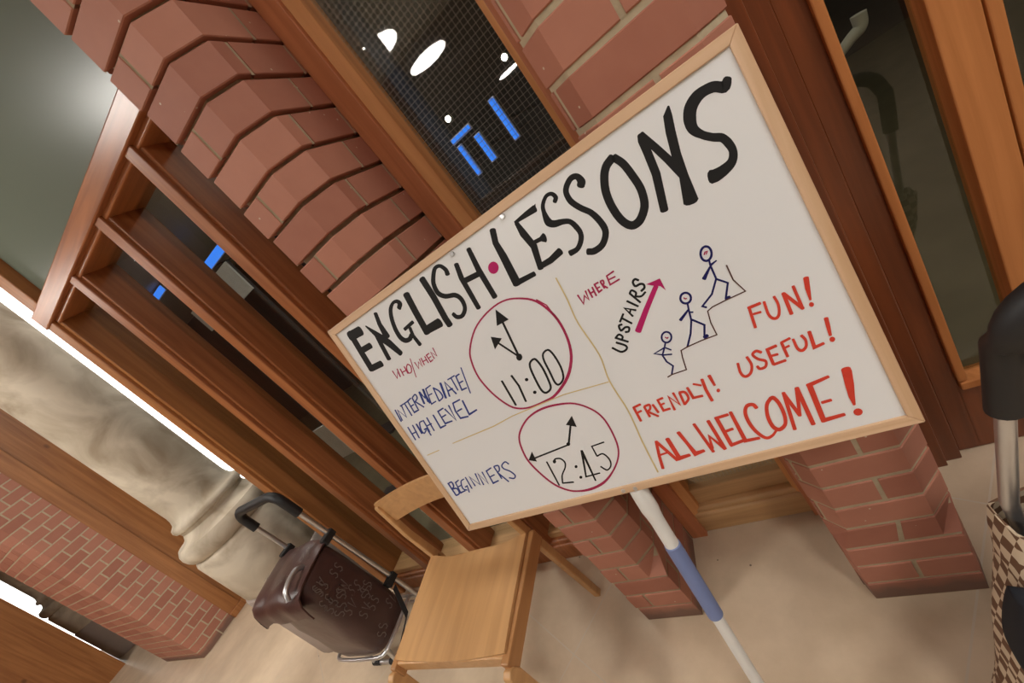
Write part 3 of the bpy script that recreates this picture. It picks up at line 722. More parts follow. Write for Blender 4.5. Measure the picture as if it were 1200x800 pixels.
'clock_outline.001': ((0.36, 0.02, 0.075), [
 ('s','3716 2280 46 3623 2273 45 3530 2259 42 3439 2238 40 3351 2211 38 3265 2174 38 3182 2129 38 3104 2080 38 3035 2030 39 2978 1983 39 2929 1935 39 2888 1884 40 2852 1826 40 2822 1761 42 2798 1689 43 2779 1615 44 2764 1542 45 2753 1474 45 2745 1408 46 2744 1339 47 2750 1262 47 2765 1174 48 2788 1077 48 2816 979 48 2846 888 48 2877 805 49 2910 726 49 2947 652 49 2988 586 49 3034 526 49 3085 472 49 3137 425 48 3190 386 48 3240 354 47 3289 330 47 3342 312 46 3401 297 45 3467 283 50 3539 273 54 3615 269 58 3693 271 61 3776 280 59 3863 295 58 3950 317 56 4032 345 53 4108 381 48 4182 423 43 4252 470 39 4320 521 35 4388 575 34 4453 634 33 4514 695 32 4567 757 31 4612 818 32 4650 879 32 4682 945 33 4709 1017 34 4731 1101 35 4747 1194 35 4758 1287 35 4766 1375 36 4770 1456 36 4770 1533 36 4766 1607 36 4754 1676 37 4737 1741 37 4713 1801 38 4683 1859 38 4644 1916 38 4596 1974 38 4540 2034 38 4476 2089 38 4408 2136 38 4335 2172 39 4254 2201 41 4170 2224 43 4084 2243 44 3995 2259 45 3902 2272 46 3809 2279 47 3716 2280 47'),
]),
'clock_hands': ((0.011, 0.01, 0.01), [
 ('p','3986 3391 3965 3369 3939 3355 3911 3349 3886 3355 3867 3369 3858 3392 3859 3418 3871 3444 3892 3466 3918 3480 3946 3485 3971 3480 3989 3465 3999 3443 3997 3417'),
 ('s','3931 3436 49 4032 4175 47'),
 ('p','4046 4431 4172 4149 3878 4148'),
 ('s','3923 3440 42 3690 3872 42'),
 ('p','3634 4026 3826 3896 3558 3767'),
]),
'time_lettering': ((0.011, 0.01, 0.01), [
 ('s','3293 3139 49 3260 2559 50'),
 ('s','3552 3155 48 3571 2905 47 3511 2548 47'),
 ('p','3832 2938 3821 2927 3807 2920 3791 2918 3776 2922 3765 2930 3758 2941 3757 2955 3762 2968 3773 2979 3787 2985 3803 2987 3818 2984 3830 2976 3836 2964 3837 2951'),
 ('p','3834 2637 3824 2626 3809 2618 3793 2616 3778 2619 3767 2627 3760 2639 3759 2652 3765 2666 3775 2677 3790 2684 3805 2686 3820 2683 3832 2675 3839 2664 3839 2650'),
 ('s','4173 3262 42 4155 3262 41 4131 3258 40 4106 3251 40 4082 3240 40 4062 3227 41 4046 3213 42 4034 3196 43 4023 3176 44 4013 3151 45 4003 3119 46 3994 3077 46 3985 3026 47 3977 2971 47 3970 2916 47 3964 2864 47 3959 2813 47 3954 2761 48 3951 2711 48 3950 2667 48 3953 2630 49 3960 2603 49 3970 2582 50 3983 2567 49 3999 2557 47 4018 2553 45 4042 2554 43 4072 2559 41 4102 2570 41 4131 2586 40 4154 2609 42 4170 2639 44 4182 2677 45 4191 2720 45 4199 2764 46 4206 2809 45 4213 2854 45 4220 2903 46 4225 2952 46 4229 2999 46 4231 3042 46 4230 3081 46 4228 3118 46 4224 3152 46 4219 3182 46 4213 3207 47 4208 3227 47 4202 3241 47 4195 3252 46 4186 3258 44 4173 3262 43'),
 ('s','4511 3308 39 4492 3309 38 4469 3306 38 4445 3300 37 4421 3290 37 4401 3277 38 4386 3261 39 4373 3243 40 4362 3221 41 4352 3193 41 4344 3160 42 4336 3118 42 4331 3068 43 4326 3013 43 4322 2958 43 4317 2907 43 4311 2856 43 4304 2804 43 4297 2754 43 4293 2709 43 4293 2673 44 4298 2647 45 4305 2627 45 4316 2614 45 4330 2607 42 4348 2606 40 4372 2611 38 4402 2622 38 4434 2639 37 4464 2661 38 4489 2686 38 4509 2716 39 4525 2751 40 4539 2790 40 4551 2830 41 4560 2871 41 4568 2914 41 4572 2959 41 4575 3005 42 4577 3049 42 4577 3089 42 4576 3127 42 4573 3163 42 4570 3196 42 4565 3226 42 4559 3251 42 4552 3270 42 4545 3285 42 4536 3297 42 4525 3304 41 4511 3308 40'),
]),
'clock_hands.001': ((0.011, 0.01, 0.01), [
 ('s','3807 1367 41 4085 1751 40'),
 ('p','4219 1926 4180 1670 3998 1789'),
 ('s','3807 1367 35 2928 1318 38'),
 ('p','2762 1315 2958 1483 2926 1229'),
 ('p','3847 1371 3835 1357 3820 1347 3802 1343 3786 1345 3773 1353 3766 1365 3766 1381 3772 1397 3784 1411 3800 1421 3818 1426 3834 1424 3846 1416 3853 1403 3854 1387'),
]),
'time_lettering.001': ((0.011, 0.01, 0.01), [
 ('s','3133 1154 38 3074 548 39'),
 ('s','3280 1087 32 3292 1102 32 3303 1119 32 3314 1135 31 3328 1148 30 3344 1155 32 3365 1158 35 3391 1156 36 3417 1151 37 3442 1143 38 3461 1131 39 3476 1115 40 3489 1093 39 3498 1070 39 3503 1045 38 3504 1021 37 3499 998 35 3490 976 33 3477 953 32 3460 929 31 3439 903 30 3413 877 30 3379 849 30 3343 820 30 3309 789 30 3278 757 31 3254 723 33 3234 687 34 3215 650 34 3196 612 34 3177 575 34'),
 ('s','3172 576 39 3423 531 38'),
 ('p','3337 1097 3324 1082 3308 1071 3291 1065 3275 1066 3263 1074 3257 1087 3258 1103 3265 1120 3278 1135 3294 1146 3311 1151 3327 1150 3339 1142 3345 1129 3344 1113'),
 ('p','3707 847 3698 835 3685 827 3671 823 3658 824 3648 830 3642 840 3642 853 3647 866 3657 877 3670 886 3684 890 3697 888 3707 882 3712 872 3712 860'),
 ('p','3666 585 3657 573 3644 564 3630 560 3617 561 3607 567 3601 577 3601 590 3606 603 3616 615 3628 624 3643 628 3656 627 3666 621 3671 611 3672 598'),
 ('s','3988 1159 50 3749 574 38 4068 572 32'),
 ('s','3988 1159 54 3890 431 35'),
 ('s','4216 946 32 4245 951 32 4275 959 31 4305 965 32 4331 966 34 4353 958 36 4371 939 36 4387 910 36 4399 876 35 4407 841 35 4410 809 34 4409 779 33 4404 748 32 4394 718 30 4381 690 29 4366 666 28 4346 644 28 4321 623 28 4293 606 29 4266 595 32 4243 594 36 4224 604 38 4208 625 38 4192 651 37 4178 679 37 4162 704 38'),
 ('s','4507 1189 32 4232 1181 28 4216 946 34'),
]),
'upstairs_lettering': ((0.011, 0.01, 0.01), [
 ('s','6534 3686 37 6526 3696 37 6518 3707 37 6509 3717 37 6501 3725 38 6492 3729 38 6482 3728 37 6470 3724 37 6459 3717 37 6449 3708 36 6442 3698 36 6438 3685 36 6437 3668 36 6437 3652 37 6440 3636 37 6447 3626 38 6459 3621 38 6475 3620 38 6494 3622 38 6512 3623 38 6527 3621 38 6539 3617 38 6549 3611 38 6558 3605 38 6564 3597 37 6568 3589 36 6570 3579 36 6570 3568 35 6567 3557 35 6563 3546 35 6556 3537 36 6546 3530 37 6533 3524 37 6518 3520 37 6502 3515 37 6487 3510 37'),
 ('s','6312 3565 34 6389 3350 35'),
 ('s','6315 3563 34 6325 3570 34 6335 3579 34 6345 3587 34 6354 3591 34 6364 3591 35 6374 3584 35 6384 3572 35 6394 3557 34 6402 3542 34 6405 3529 33 6403 3518 33 6396 3507 33 6386 3496 33 6376 3486 33 6367 3475 33'),
 ('s','6363 3477 36 6380 3468 35 6397 3457 35 6414 3447 35 6431 3439 35 6448 3436 35 6466 3437 34 6484 3443 34 6502 3451 34 6520 3460 34 6538 3467 34'),
 ('s','6214 3469 36 6329 3307 36'),
 ('s','6266 3264 36 6123 3379 34 6176 3195 36'),
 ('s','6200 3313 30 6148 3257 31'),
 ('s','6060 3302 34 5942 3201 35'),
 ('s','6007 3240 37 6102 3091 37'),
 ('s','5952 3147 37 5940 3149 37 5927 3152 37 5914 3154 37 5902 3154 36 5894 3148 35 5887 3135 35 5882 3114 36 5879 3091 36 5880 3072 37 5885 3059 38 5897 3057 37 5916 3062 36 5937 3069 36 5958 3076 36 5974 3079 37 5989 3076 38 6002 3071 38 6013 3064 38 6022 3056 38 6026 3047 36 6025 3036 35 6019 3023 34 6010 3009 34 6000 2998 34 5990 2991 35 5980 2989 37 5969 2991 38 5957 2995 38 5945 3000 38 5934 3003 38'),
 ('s','5735 2986 39 5895 2827 39'),
 ('s','5743 2982 36 5759 2989 36 5775 2998 36 5791 3006 36 5806 3010 37 5819 3010 38 5830 3004 39 5840 2992 39 5848 2977 38 5854 2962 38 5855 2949 36 5852 2939 35 5843 2930 35 5832 2921 35 5820 2912 35 5810 2902 35'),
 ('s','5600 2843 40 5620 2815 40 5639 2785 40 5659 2757 40 5678 2733 40 5698 2715 40 5720 2706 39 5742 2704 38 5764 2705 38 5784 2710 37 5799 2716 36 5811 2724 35 5821 2735 35 5828 2748 36 5829 2763 38 5824 2781 39 5810 2801 39 5788 2825 39 5762 2850 40 5734 2876 40 5708 2901 40'),
]),
'direction_arrow': ((0.45, 0.012, 0.12), [
 ('s','6125 2924 102 6422 3208 86 6721 3476 73'),
 ('p','6825 3560 6606 3572 6670 3514 6777 3446 6817 3346'),
]),
'stick_figure_drawing': ((0.008, 0.008, 0.09), [
 ('s','7612 3543 32 7607 3533 32 7601 3524 32 7595 3515 33 7588 3506 33 7581 3499 34 7574 3493 34 7566 3488 34 7558 3483 35 7550 3480 35 7542 3477 36 7534 3476 36 7526 3476 36 7518 3477 36 7511 3479 36 7504 3483 35 7498 3487 35 7492 3492 34 7486 3499 34 7482 3506 33 7478 3514 33 7475 3523 32 7473 3532 32 7471 3543 32 7471 3553 32 7471 3563 32 7472 3574 32 7474 3585 32 7477 3596 32 7480 3607 32 7484 3617 32 7489 3626 32 7495 3636 33 7502 3645 33 7508 3653 33 7515 3660 34 7523 3666 34 7531 3671 34 7539 3676 35 7547 3679 35 7555 3681 35 7562 3682 35 7570 3682 35 7578 3681 35 7585 3679 35 7592 3675 35 7598 3671 34 7604 3665 34 7609 3659 33 7614 3652 32 7618 3644 32 7621 3635 31 7623 3626 31 7624 3616 31 7625 3606 31 7625 3595 31 7624 3585 31 7622 3574 31 7619 3563 31 7616 3553 31 7612 3543 31'),
 ('s','7544 3474 26 7526 3394 26'),
 ('s','7530 3395 36 7626 3419 20'),
 ('s','7516 3378 26 7366 3249 61'),
 ('s','7526 3394 28 7512 3173 28'),
 ('s','7510 3169 31 7621 3040 28 7496 2824 29'),
 ('s','7500 2833 50 7559 2828 50'),
 ('s','7512 3173 28 7364 2984 29 7167 2870 29 7212 2827 31'),
]),
'stick_figure_drawing.001': ((0.008, 0.008, 0.09), [
 ('s','7081 3063 32 7077 3056 32 7072 3048 33 7067 3041 33 7060 3035 33 7054 3029 34 7047 3025 34 7040 3021 35 7032 3018 35 7024 3015 36 7016 3014 36 7008 3014 36 7000 3014 37 6992 3016 37 6985 3018 37 6978 3021 37 6971 3025 36 6965 3030 36 6959 3036 36 6953 3043 36 6949 3049 35 6945 3057 35 6942 3065 34 6940 3073 34 6938 3082 33 6938 3091 33 6938 3100 33 6939 3109 33 6941 3118 32 6944 3126 32 6947 3134 32 6952 3142 33 6957 3149 33 6962 3156 33 6968 3163 34 6975 3168 34 6982 3173 34 6989 3177 35 6997 3180 35 7005 3182 36 7013 3183 36 7021 3183 36 7029 3183 36 7036 3181 36 7044 3179 36 7051 3175 36 7058 3171 36 7064 3166 35 7070 3160 35 7075 3154 35 7079 3147 34 7083 3140 34 7086 3132 33 7088 3124 33 7090 3115 33 7090 3106 32 7090 3098 32 7089 3089 32 7087 3080 32 7084 3071 32 7081 3063 32'),
 ('s','7003 3014 28 6974 2912 28 6930 2728 29'),
 ('s','6972 2913 29 6790 2807 50'),
 ('s','6960 2870 26 7011 2844 26'),
 ('s','6942 2742 34 7067 2580 31 6981 2394 30'),
 ('s','6975 2391 57 7035 2402 56'),
 ('s','6937 2744 29 6829 2538 29 6688 2351 30'),
]),
'stick_figure_drawing.002': ((0.008, 0.008, 0.09), [
 ('s','6544 2605 28 6540 2597 28 6534 2589 28 6528 2581 28 6522 2574 29 6515 2568 29 6507 2563 30 6500 2558 30 6491 2554 30 6483 2551 31 6475 2549 31 6467 2548 32 6459 2548 32 6451 2549 33 6443 2551 33 6436 2554 33 6429 2558 33 6423 2562 33 6417 2568 33 6412 2575 32 6408 2581 32 6404 2589 32 6401 2597 31 6399 2606 31 6398 2615 30 6398 2624 30 6399 2633 29 6400 2643 29 6403 2652 29 6406 2662 29 6410 2670 29 6415 2679 29 6420 2687 29 6426 2695 29 6433 2702 29 6440 2708 29 6447 2713 30 6455 2717 30 6463 2721 30 6471 2724 31 6479 2726 31 6488 2727 32 6496 2727 32 6504 2726 32 6511 2724 32 6518 2721 32 6525 2717 32 6531 2712 32 6537 2706 32 6542 2700 32 6546 2693 31 6550 2686 31 6552 2678 30 6554 2669 30 6555 2660 30 6556 2651 29 6555 2642 29 6553 2633 28 6551 2623 28 6548 2614 28 6544 2605 28'),
 ('s','6421 2561 27 6371 2490 27 6277 2376 27 6286 2244 30 6342 2133 28 6257 2005 27'),
 ('s','6370 2487 27 6172 2456 25 6295 2374 29 6417 2332 29'),
 ('s','6382 2475 26 6442 2405 26'),
]),
'stick_figure_face': ((0.36, 0.02, 0.075), [
 ('s','7520 3578 18 7546 3608 19 7577 3602 17 7545 3572 18'),
]),
'stick_figure_face.001': ((0.36, 0.02, 0.075), [
 ('s','6993 3116 19 7005 3090 20 7026 3088 20'),
]),
'stick_figure_face.002': ((0.36, 0.02, 0.075), [
 ('s','6458 2647 20 6479 2616 21 6502 2626 19'),
]),
'stair_drawing': ((0.09, 0.04, 0.03), [
 ('s','7712 3291 20 7701 3050 19 7773 2816 17 7498 2810 20 7288 2797 20 7201 2766 18 7161 2572 18'),
 ('s','7161 2572 18 7156 2355 19 6924 2361 21 6688 2351 22 6574 2333 20 6538 2203 20 6499 1989 20 6258 1998 23 6174 1980 23'),
]),
'fun_lettering': ((0.6, 0.05, 0.028), [
 ('s','7715 2556 41 7669 2232 42'),
 ('s','7701 2559 46 7870 2558 46'),
 ('s','7727 2442 37 7824 2429 37'),
 ('s','7920 2556 37 7914 2511 37 7908 2464 37 7902 2418 37 7898 2377 38 7898 2342 38 7902 2314 40 7909 2292 42 7919 2275 44 7930 2262 45 7942 2255 46 7954 2251 46 7968 2252 45 7983 2258 43 7997 2269 41 8010 2284 39 8022 2306 37 8035 2335 37 8046 2367 36 8055 2400 36 8061 2431 36 8064 2459 36 8064 2488 37 8062 2516 37 8060 2544 37 8059 2572 37'),
 ('s','8177 2566 48 8154 2223 49'),
 ('s','8180 2556 47 8306 2240 48'),
 ('s','8319 2604 40 8303 2232 40'),
 ('s','8496 2645 66 8461 2500 61 8429 2317 27'),
 ('p','8442 2234 8436 2223 8426 2216 8415 2213 8404 2216 8395 2224 8389 2235 8387 2249 8389 2262 8396 2274 8406 2281 8417 2284 8428 2281 8437 2273 8443 2261 8445 2248'),
]),
'useful_lettering': ((0.6, 0.05, 0.028), [
 ('s','7224 1788 40 7217 1753 40 7209 1717 40 7202 1681 40 7196 1648 41 7195 1619 42 7197 1595 44 7201 1573 46 7208 1555 47 7218 1541 49 7230 1533 50 7245 1530 50 7264 1532 48 7284 1539 46 7304 1549 44 7322 1563 42 7337 1582 40 7353 1604 40 7366 1630 39 7378 1658 39 7385 1686 39 7389 1714 40 7388 1744 41 7385 1775 42 7381 1807 42 7379 1838 41'),
 ('s','7584 1825 45 7573 1837 44 7563 1850 44 7552 1862 45 7541 1872 46 7529 1876 46 7515 1875 45 7499 1870 43 7483 1862 42 7471 1851 39 7464 1838 37 7465 1822 40 7471 1802 42 7480 1781 43 7492 1760 44 7504 1741 45 7519 1725 46 7537 1710 46 7556 1696 46 7571 1682 45 7580 1667 41 7581 1650 37 7577 1631 36 7568 1612 37 7558 1596 38 7546 1584 41 7532 1576 44 7515 1572 46 7497 1571 47 7480 1572 47 7467 1576 47 7458 1583 45 7453 1594 43 7450 1607 41 7448 1621 42 7444 1633 42'),
 ('s','7672 1839 45 7654 1571 46'),
 ('s','7660 1835 48 7800 1846 48'),
 ('s','7675 1717 42 7767 1708 42'),
 ('s','7654 1571 46 7821 1573 45'),
 ('s','7878 1860 41 7867 1617 41'),
 ('s','7872 1863 40 7999 1883 40'),
 ('s','7877 1765 37 7948 1775 37'),
 ('s','8029 1853 37 8028 1819 37 8026 1784 37 8024 1749 38 8024 1717 38 8026 1691 40 8031 1672 42 8038 1656 44 8047 1645 46 8057 1638 48 8068 1635 48 8080 1636 46 8095 1642 44 8110 1652 43 8124 1664 41 8135 1678 38 8144 1694 37 8151 1714 36 8157 1735 36 8161 1756 36 8163 1776 37 8161 1794 39 8157 1812 40 8152 1829 41 8146 1847 40 8141 1864 40'),
 ('s','8248 1878 48 8219 1616 50 8343 1631 43'),
 ('s','8497 1982 54 8478 1858 51 8453 1709 37'),
 ('p','8484 1631 8476 1617 8465 1608 8452 1604 8440 1606 8429 1615 8422 1628 8420 1644 8423 1660 8431 1673 8442 1683 8455 1686 8467 1684 8478 1675 8485 1662 8487 1647'),
]),
'friendly_lettering': ((0.6, 0.05, 0.028), [
 ('s','5380 1670 49 5366 1367 49'),
 ('s','5377 1664 45 5517 1679 45'),
 ('s','5378 1541 41 5473 1556 41'),
 ('s','5554 1610 44 5551 1392 44'),
 ('s','5561 1615 45 5581 1616 45 5602 1618 45 5623 1619 45 5640 1618 47 5651 1614 48 5655 1603 45 5654 1588 42 5649 1570 40 5642 1553 39 5633 1540 39 5622 1530 40 5609 1522 42 5594 1515 42 5578 1509 42 5563 1502 42'),
 ('s','5570 1495 44 5691 1350 44'),
 ('s','5708 1596 44 5725 1418 44'),
 ('s','5921 1653 44 5825 1645 39 5822 1424 46 5940 1419 45'),
 ('s','5825 1540 36 5900 1549 36'),
 ('s','5998 1369 45 6018 1643 44 6120 1427 45 6119 1677 44'),
 ('s','6213 1639 43 6192 1403 43'),
 ('s','6212 1646 49 6230 1642 48 6249 1639 48 6268 1636 49 6284 1630 49 6295 1618 47 6302 1598 46 6307 1572 44 6308 1542 43 6305 1514 41 6298 1489 40 6284 1470 40 6264 1453 42 6241 1438 43 6217 1422 43 6194 1407 42'),
 ('s','6367 1684 43 6371 1471 48 6520 1453 47'),
 ('s','6479 1708 36 6582 1637 36'),
 ('s','6637 1737 50 6613 1534 51 6614 1313 52'),
 ('s','6763 1756 57 6766 1559 40'),
 ('p','6802 1444 6794 1433 6784 1425 6773 1421 6762 1423 6753 1429 6748 1440 6747 1453 6750 1466 6758 1477 6768 1485 6779 1489 6790 1487 6799 1481 6804 1470 6805 1457'),
]),
'all_welcome_lettering': ((0.6, 0.05, 0.028), [
 ('s','5416 893 54 5323 587 55 5259 314 57'),
 ('s','5413 887 63 5579 406 63'),
 ('s','5341 601 40 5509 611 40'),
 ('s','5621 879 78 5631 432 82 5828 445 61'),
 ('s','5852 938 70 5895 660 62 5924 437 86 6086 454 59'),
 ('s','6161 1004 54 6216 382 55'),
 ('s','6229 452 53 6285 697 65 6412 378 62'),
 ('s','6395 985 59 6412 378 60'),
 ('s','6537 998 64 6534 416 65'),
 ('s','6515 988 56 6723 988 55'),
 ('s','6518 697 53 6683 711 52'),
 ('s','6518 418 61 6737 447 60'),
 ('s','6776 1019 54 6764 431 66 6976 414 53'),
 ('s','7155 953 59 7151 969 58 7148 987 57 7145 1004 57 7139 1018 60 7131 1029 62 7117 1037 63 7100 1043 64 7081 1046 64 7062 1044 63 7045 1038 59 7029 1026 56 7014 1010 54 6999 989 54 6986 965 54 6975 938 55 6966 907 55 6959 872 56 6954 833 56 6951 794 57 6950 754 57 6952 713 58 6955 671 58 6961 628 58 6969 587 59 6979 548 59 6992 511 59 7007 473 58 7024 438 58 7042 409 57 7060 389 57 7079 378 57 7098 375 54 7118 378 52 7139 385 49 7158 393 47 7178 404 44 7197 418 41 7217 436 39 7236 453 37 7255 469 36'),
 ('s','7402 1045 57 7383 1029 58 7363 1013 58 7344 997 57 7326 978 55 7309 954 53 7293 924 52 7278 889 52 7265 850 53 7253 810 53 7244 771 54 7237 729 55 7233 684 56 7230 639 58 7231 597 60 7234 562 62 7242 534 65 7253 509 68 7266 490 70 7282 477 72 7300 470 71 7320 472 68 7344 482 64 7369 497 61 7393 516 57 7412 539 53 7426 566 51 7438 598 52 7448 633 52 7456 670 53 7462 707 53 7467 747 54 7471 790 55 7472 833 55 7472 874 56 7471 911 57 7467 942 58 7462 972 59 7455 998 61 7447 1020 62 7440 1036 65 7431 1044 68 7423 1046 67 7413 1044 65 7404 1041 65 7395 1040 66'),
 ('s','7595 1073 52 7495 399 53'),
 ('s','7591 1055 53 7648 616 54'),
 ('s','7645 607 47 7783 1085 54'),
 ('s','7783 1085 60 7755 401 62'),
 ('s','7948 1074 76 7899 402 71'),
 ('s','7922 1062 70 8212 1106 48'),
 ('s','7988 724 51 8109 724 50'),
 ('s','7908 425 74 8177 432 55'),
 ('s','8441 1146 114 8438 1092 118 8398 884 106 8358 691 76 8340 541 33'),
 ('p','8393 392 8382 371 8364 356 8343 350 8322 353 8304 365 8291 384 8287 408 8290 432 8302 453 8320 467 8341 473 8362 470 8380 458 8392 439 8397 416'),
]),
'divider_line': ((0.64, 0.5, 0.23), [
 ('s','5374 4374 24 5370 4294 24 5366 4215 24 5362 4135 24 5357 4053 24 5351 3968 25 5341 3883 25 5328 3798 25 5315 3709 25 5304 3613 25 5299 3505 25 5303 3381 25 5313 3242 25 5325 3097 25 5334 2955 25 5335 2826 25 5324 2713 25 5303 2611 25 5280 2513 25 5258 2411 25 5245 2300 26 5242 2176 26 5246 2045 27 5253 1910 27 5259 1773 27 5258 1637 26 5248 1502 26 5233 1364 26 5215 1226 26 5197 1088 27 5183 950 27 5172 813 27 5162 677 28 5154 541 28 5146 404 28 5137 266 28'),
 ('s','5222 2291 19 4310 2386 20 3042 2372 21'),
 ('s','3042 2372 18 2487 2316 25 1232 2298 20'),
 ('s','751 2266 21 326 2256 21'),
]),
}

# ------------------------------------------------------------------ whiteboard sign on a pole
al = -math.atan2(25, 900)
nrm = Vector((0, .97668, -.21470)).normalized()
U0 = Vector((1, 0, 0)); V0 = Vector((0, .21470, .97668)).normalized()
Ub = U0 * math.cos(al) + V0 * math.sin(al); Vb = -U0 * math.sin(al) + V0 * math.cos(al)
Ob = Vector((-.79568, .54517, .78135))
POLE_U = .4545
foot_v = -(Ob.z + Ub.z * POLE_U) / Vb.z
base = Ob + Ub * POLE_U + Vb * foot_v
rm = Matrix((Ub, Vb, -nrm)).transposed().to_4x4()
SIGN = empty('sign_board', None, 'white English lessons sign in a pale wooden frame, mounted on a white pole', 'sign', mat=Matrix.Translation(base) @ rm)
def SB():   # builder in board units: u right, v up, w towards the viewer, from the panel's lower left corner
    return rel((POLE_U, foot_v, 0))()
BW, BH = .900, .5935
panel = SB().box(.008, BW - .008, .008, BH - .008, -.020, -.003).build('panel', 'board', SIGN)
fw = .0165
def mitre(b, pts):
    b.hexa([(p[0], p[1], -.024) for p in pts], [(p[0], p[1], .001) for p in pts]); return b
mitre(SB(), [(0, 0), (BW, 0), (BW - fw, fw), (fw, fw)]).build('frame_rail', 'pine_x', SIGN, bevel=.0015)
mitre(SB(), [(fw, BH - fw), (BW - fw, BH - fw), (BW, BH), (0, BH)]).build('frame_rail', 'pine_x', SIGN, bevel=.0015)
mitre(SB(), [(0, 0), (fw, fw), (fw, BH - fw), (0, BH)]).build('frame_stile', 'pine_y', SIGN, bevel=.0015)
mitre(SB(), [(BW - fw, fw), (BW, 0), (BW, BH), (BW - fw, BH - fw)]).build('frame_stile', 'pine_y', SIGN, bevel=.0015)
for u, v in ((.513, .5715), (.391, .5705), (.432, .0075), (.4567, .006)):
    b = SB(); b.v = []; 
    n = 14; vs = [(u + .0045 * math.cos(2 * math.pi * k / n), v + .0045 * math.sin(2 * math.pi * k / n), zz) for zz in (-.004, .0022) for k in range(n)]
    b.face_block(vs, [tuple(range(n)), tuple(range(n, 2 * n))] + [(k, (k + 1) % n, n + (k + 1) % n, n + k) for k in range(n)])
    b.build('screw', 'chrome', SIGN, bevel=.001)
# marker writing
MARK_Z = [-.0028]
for name, (col, items) in MARKS.items():
    M['ink_' + name] = plain('marker_' + name, col, .6, var=.18, scale=60, spec=.25)
    b = SB(); MARK_Z[0] += .00002
    for kind, data in items:
        q = [int(t) / 1e4 for t in data.split()]
        z = MARK_Z[0] + random.uniform(0, .00001)
        if kind == 'p':
            vs = [(q[i], q[i + 1], z) for i in range(0, len(q), 2)]
            if len(vs) > 6:
                c = (sum(p[0] for p in vs) / len(vs), sum(p[1] for p in vs) / len(vs), z)
                b.face_block(vs + [c], [(i, (i + 1) % len(vs), len(vs)) for i in range(len(vs))])
            else:
                b.face_block(vs, [tuple(range(len(vs)))])
            continue
        pts = [Vector((q[i], q[i + 1])) for i in range(0, len(q), 3)]; ws = [q[i + 2] for i in range(0, len(q), 3)]
        # round pen ends: short taper beyond each end
        L = []; Rr = []
        for i, p in enumerate(pts):
            a = (pts[i] - pts[i - 1]).normalized() if i else None
            c = (pts[i + 1] - pts[i]).normalized() if i < len(pts) - 1 else None
            d = a if c is None else c if a is None else ((a + c).normalized() if (a + c).length > .3 else c)
            k = 1.0
            if a is not None and c is not None: k = min(1.6, 1 / max(.5, abs(d.dot(a))))
            nn = Vector((-d.y, d.x)) * ws[i] * .5 * k
            L.append(p + nn); Rr.append(p - nn)
        n = len(pts)
        vs = [(*p, z) for p in L] + [(*p, z) for p in Rr]
        fs = [(i, i + 1, n + i + 1, n + i) for i in range(n - 1)]
        d0 = (pts[0] - pts[1]).normalized(); d1 = (pts[-1] - pts[-2]).normalized()
        for e, (pp, d, w_) in enumerate(((pts[0], d0, ws[0]), (pts[-1], d1, ws[-1]))):
            if (pts[0] - pts[-1]).length < 1e-4: continue
            side = Vector((-d.y, d.x)); ii = 0 if e == 0 else n - 1
            k0 = len(vs)
            for t in (-.72, -.3, .3, .72):
                q2 = pp + side * w_ * .5 * t + d * w_ * .22 * math.sqrt(max(0, 1 - t * t)); vs.append((*q2, z))
            A_, B_ = ((n + ii), ii) if (Vector(vs[n + ii][:2]) - pp).dot(side) < 0 else (ii, n + ii)
            fs.append((A_, k0, k0 + 1, k0 + 2, k0 + 3, B_))
        b.face_block(vs, fs)
    b.build(name, 'ink_' + name, panel)
# sub-parts of the panel sit in the panel's own frame (same origin as the sign)
# pole
def cyl(b, u, w_, stations, n=20):
    b.tube([(u, v, w_) for v, r in stations], [r for v, r in stations], n); return b
pw = -.013
pole = cyl(SB(), POLE_U, pw, [(foot_v + .012, .0125), (-.06, .0125)]).build('pole', 'white_plastic', SIGN, smooth=True)
cyl(SB(), POLE_U, pw, [(foot_v, .016), (foot_v + .045, .016), (foot_v + .06, .0125)]).build('rubber_tip', 'black', pole, smooth=True)
cyl(SB(), POLE_U, pw, [(-.345, .0135), (-.342, .0165), (-.15, .0170), (-.147, .0135)]).build('grip', 'blue_grip', pole, smooth=True)
cyl(SB(), POLE_U, pw, [(-.149, .0150), (-.085, .0150), (-.068, .0165), (-.055, .0185), (-.02, .0185), (-.0008, .0175)]).build('socket', 'white_plastic', pole, smooth=True)

# ------------------------------------------------------------------ beech chair
CH = empty('wooden_chair', (-1.16, .59, 0), 'beech wooden chair with flat plywood seat, standing under the whiteboard', 'chair')
R = rel((-1.16, .59, 0))
SX0, SX1 = -1.395, -.925
rows = []
for j in range(13):
    t = j / 12; y = .425 + (.757 - .425) * t
    x0 = -1.385 + (-1.405 + 1.385) * t; x1 = -.912 + (-.922 + .912) * t
    row = []
    for i in range(13):
        s = i / 12
        dip = -.006 * math.sin(math.pi * s) * (1 if t < .5 else 1)
        yy = y + (.030 * (4 * (s - .5) ** 2) * t ** 3 if t > 0 else 0) - .012 * t ** 3
        yy -= .010 * (1 - 4 * (s - .5) ** 2) * (1 - t) ** 4
        row.append((x0 + (x1 - x0) * s, yy, .452 + dip - .006 * (1 - t) ** 3))
    rows.append(row)
b = R(); b.grid(rows); b.build('seat', 'beech', CH, solid=.010, smooth=True)
for x0, x1 in ((-1.405, -1.378), (-.925, -.898)):
    b = R(); b.hexa([(x0, .40, .392), (x1, .40, .392), (x1, .785, .398), (x0, .785, .398)], [(x0, .40, .443), (x1, .40, .443), (x1, .785, .447), (x0, .785, .447)])
    b.build('side_rail', 'beech_dark', CH, bevel=.004)
b = R(); b.box(-1.38, -.92, .415, .437, .398, .442); b.build('front_rail', 'beech', CH, bevel=.004)
b = R(); b.box(-1.38, -.92, .745, .767, .395, .440); b.build('rear_rail', 'beech', CH, bevel=.004)
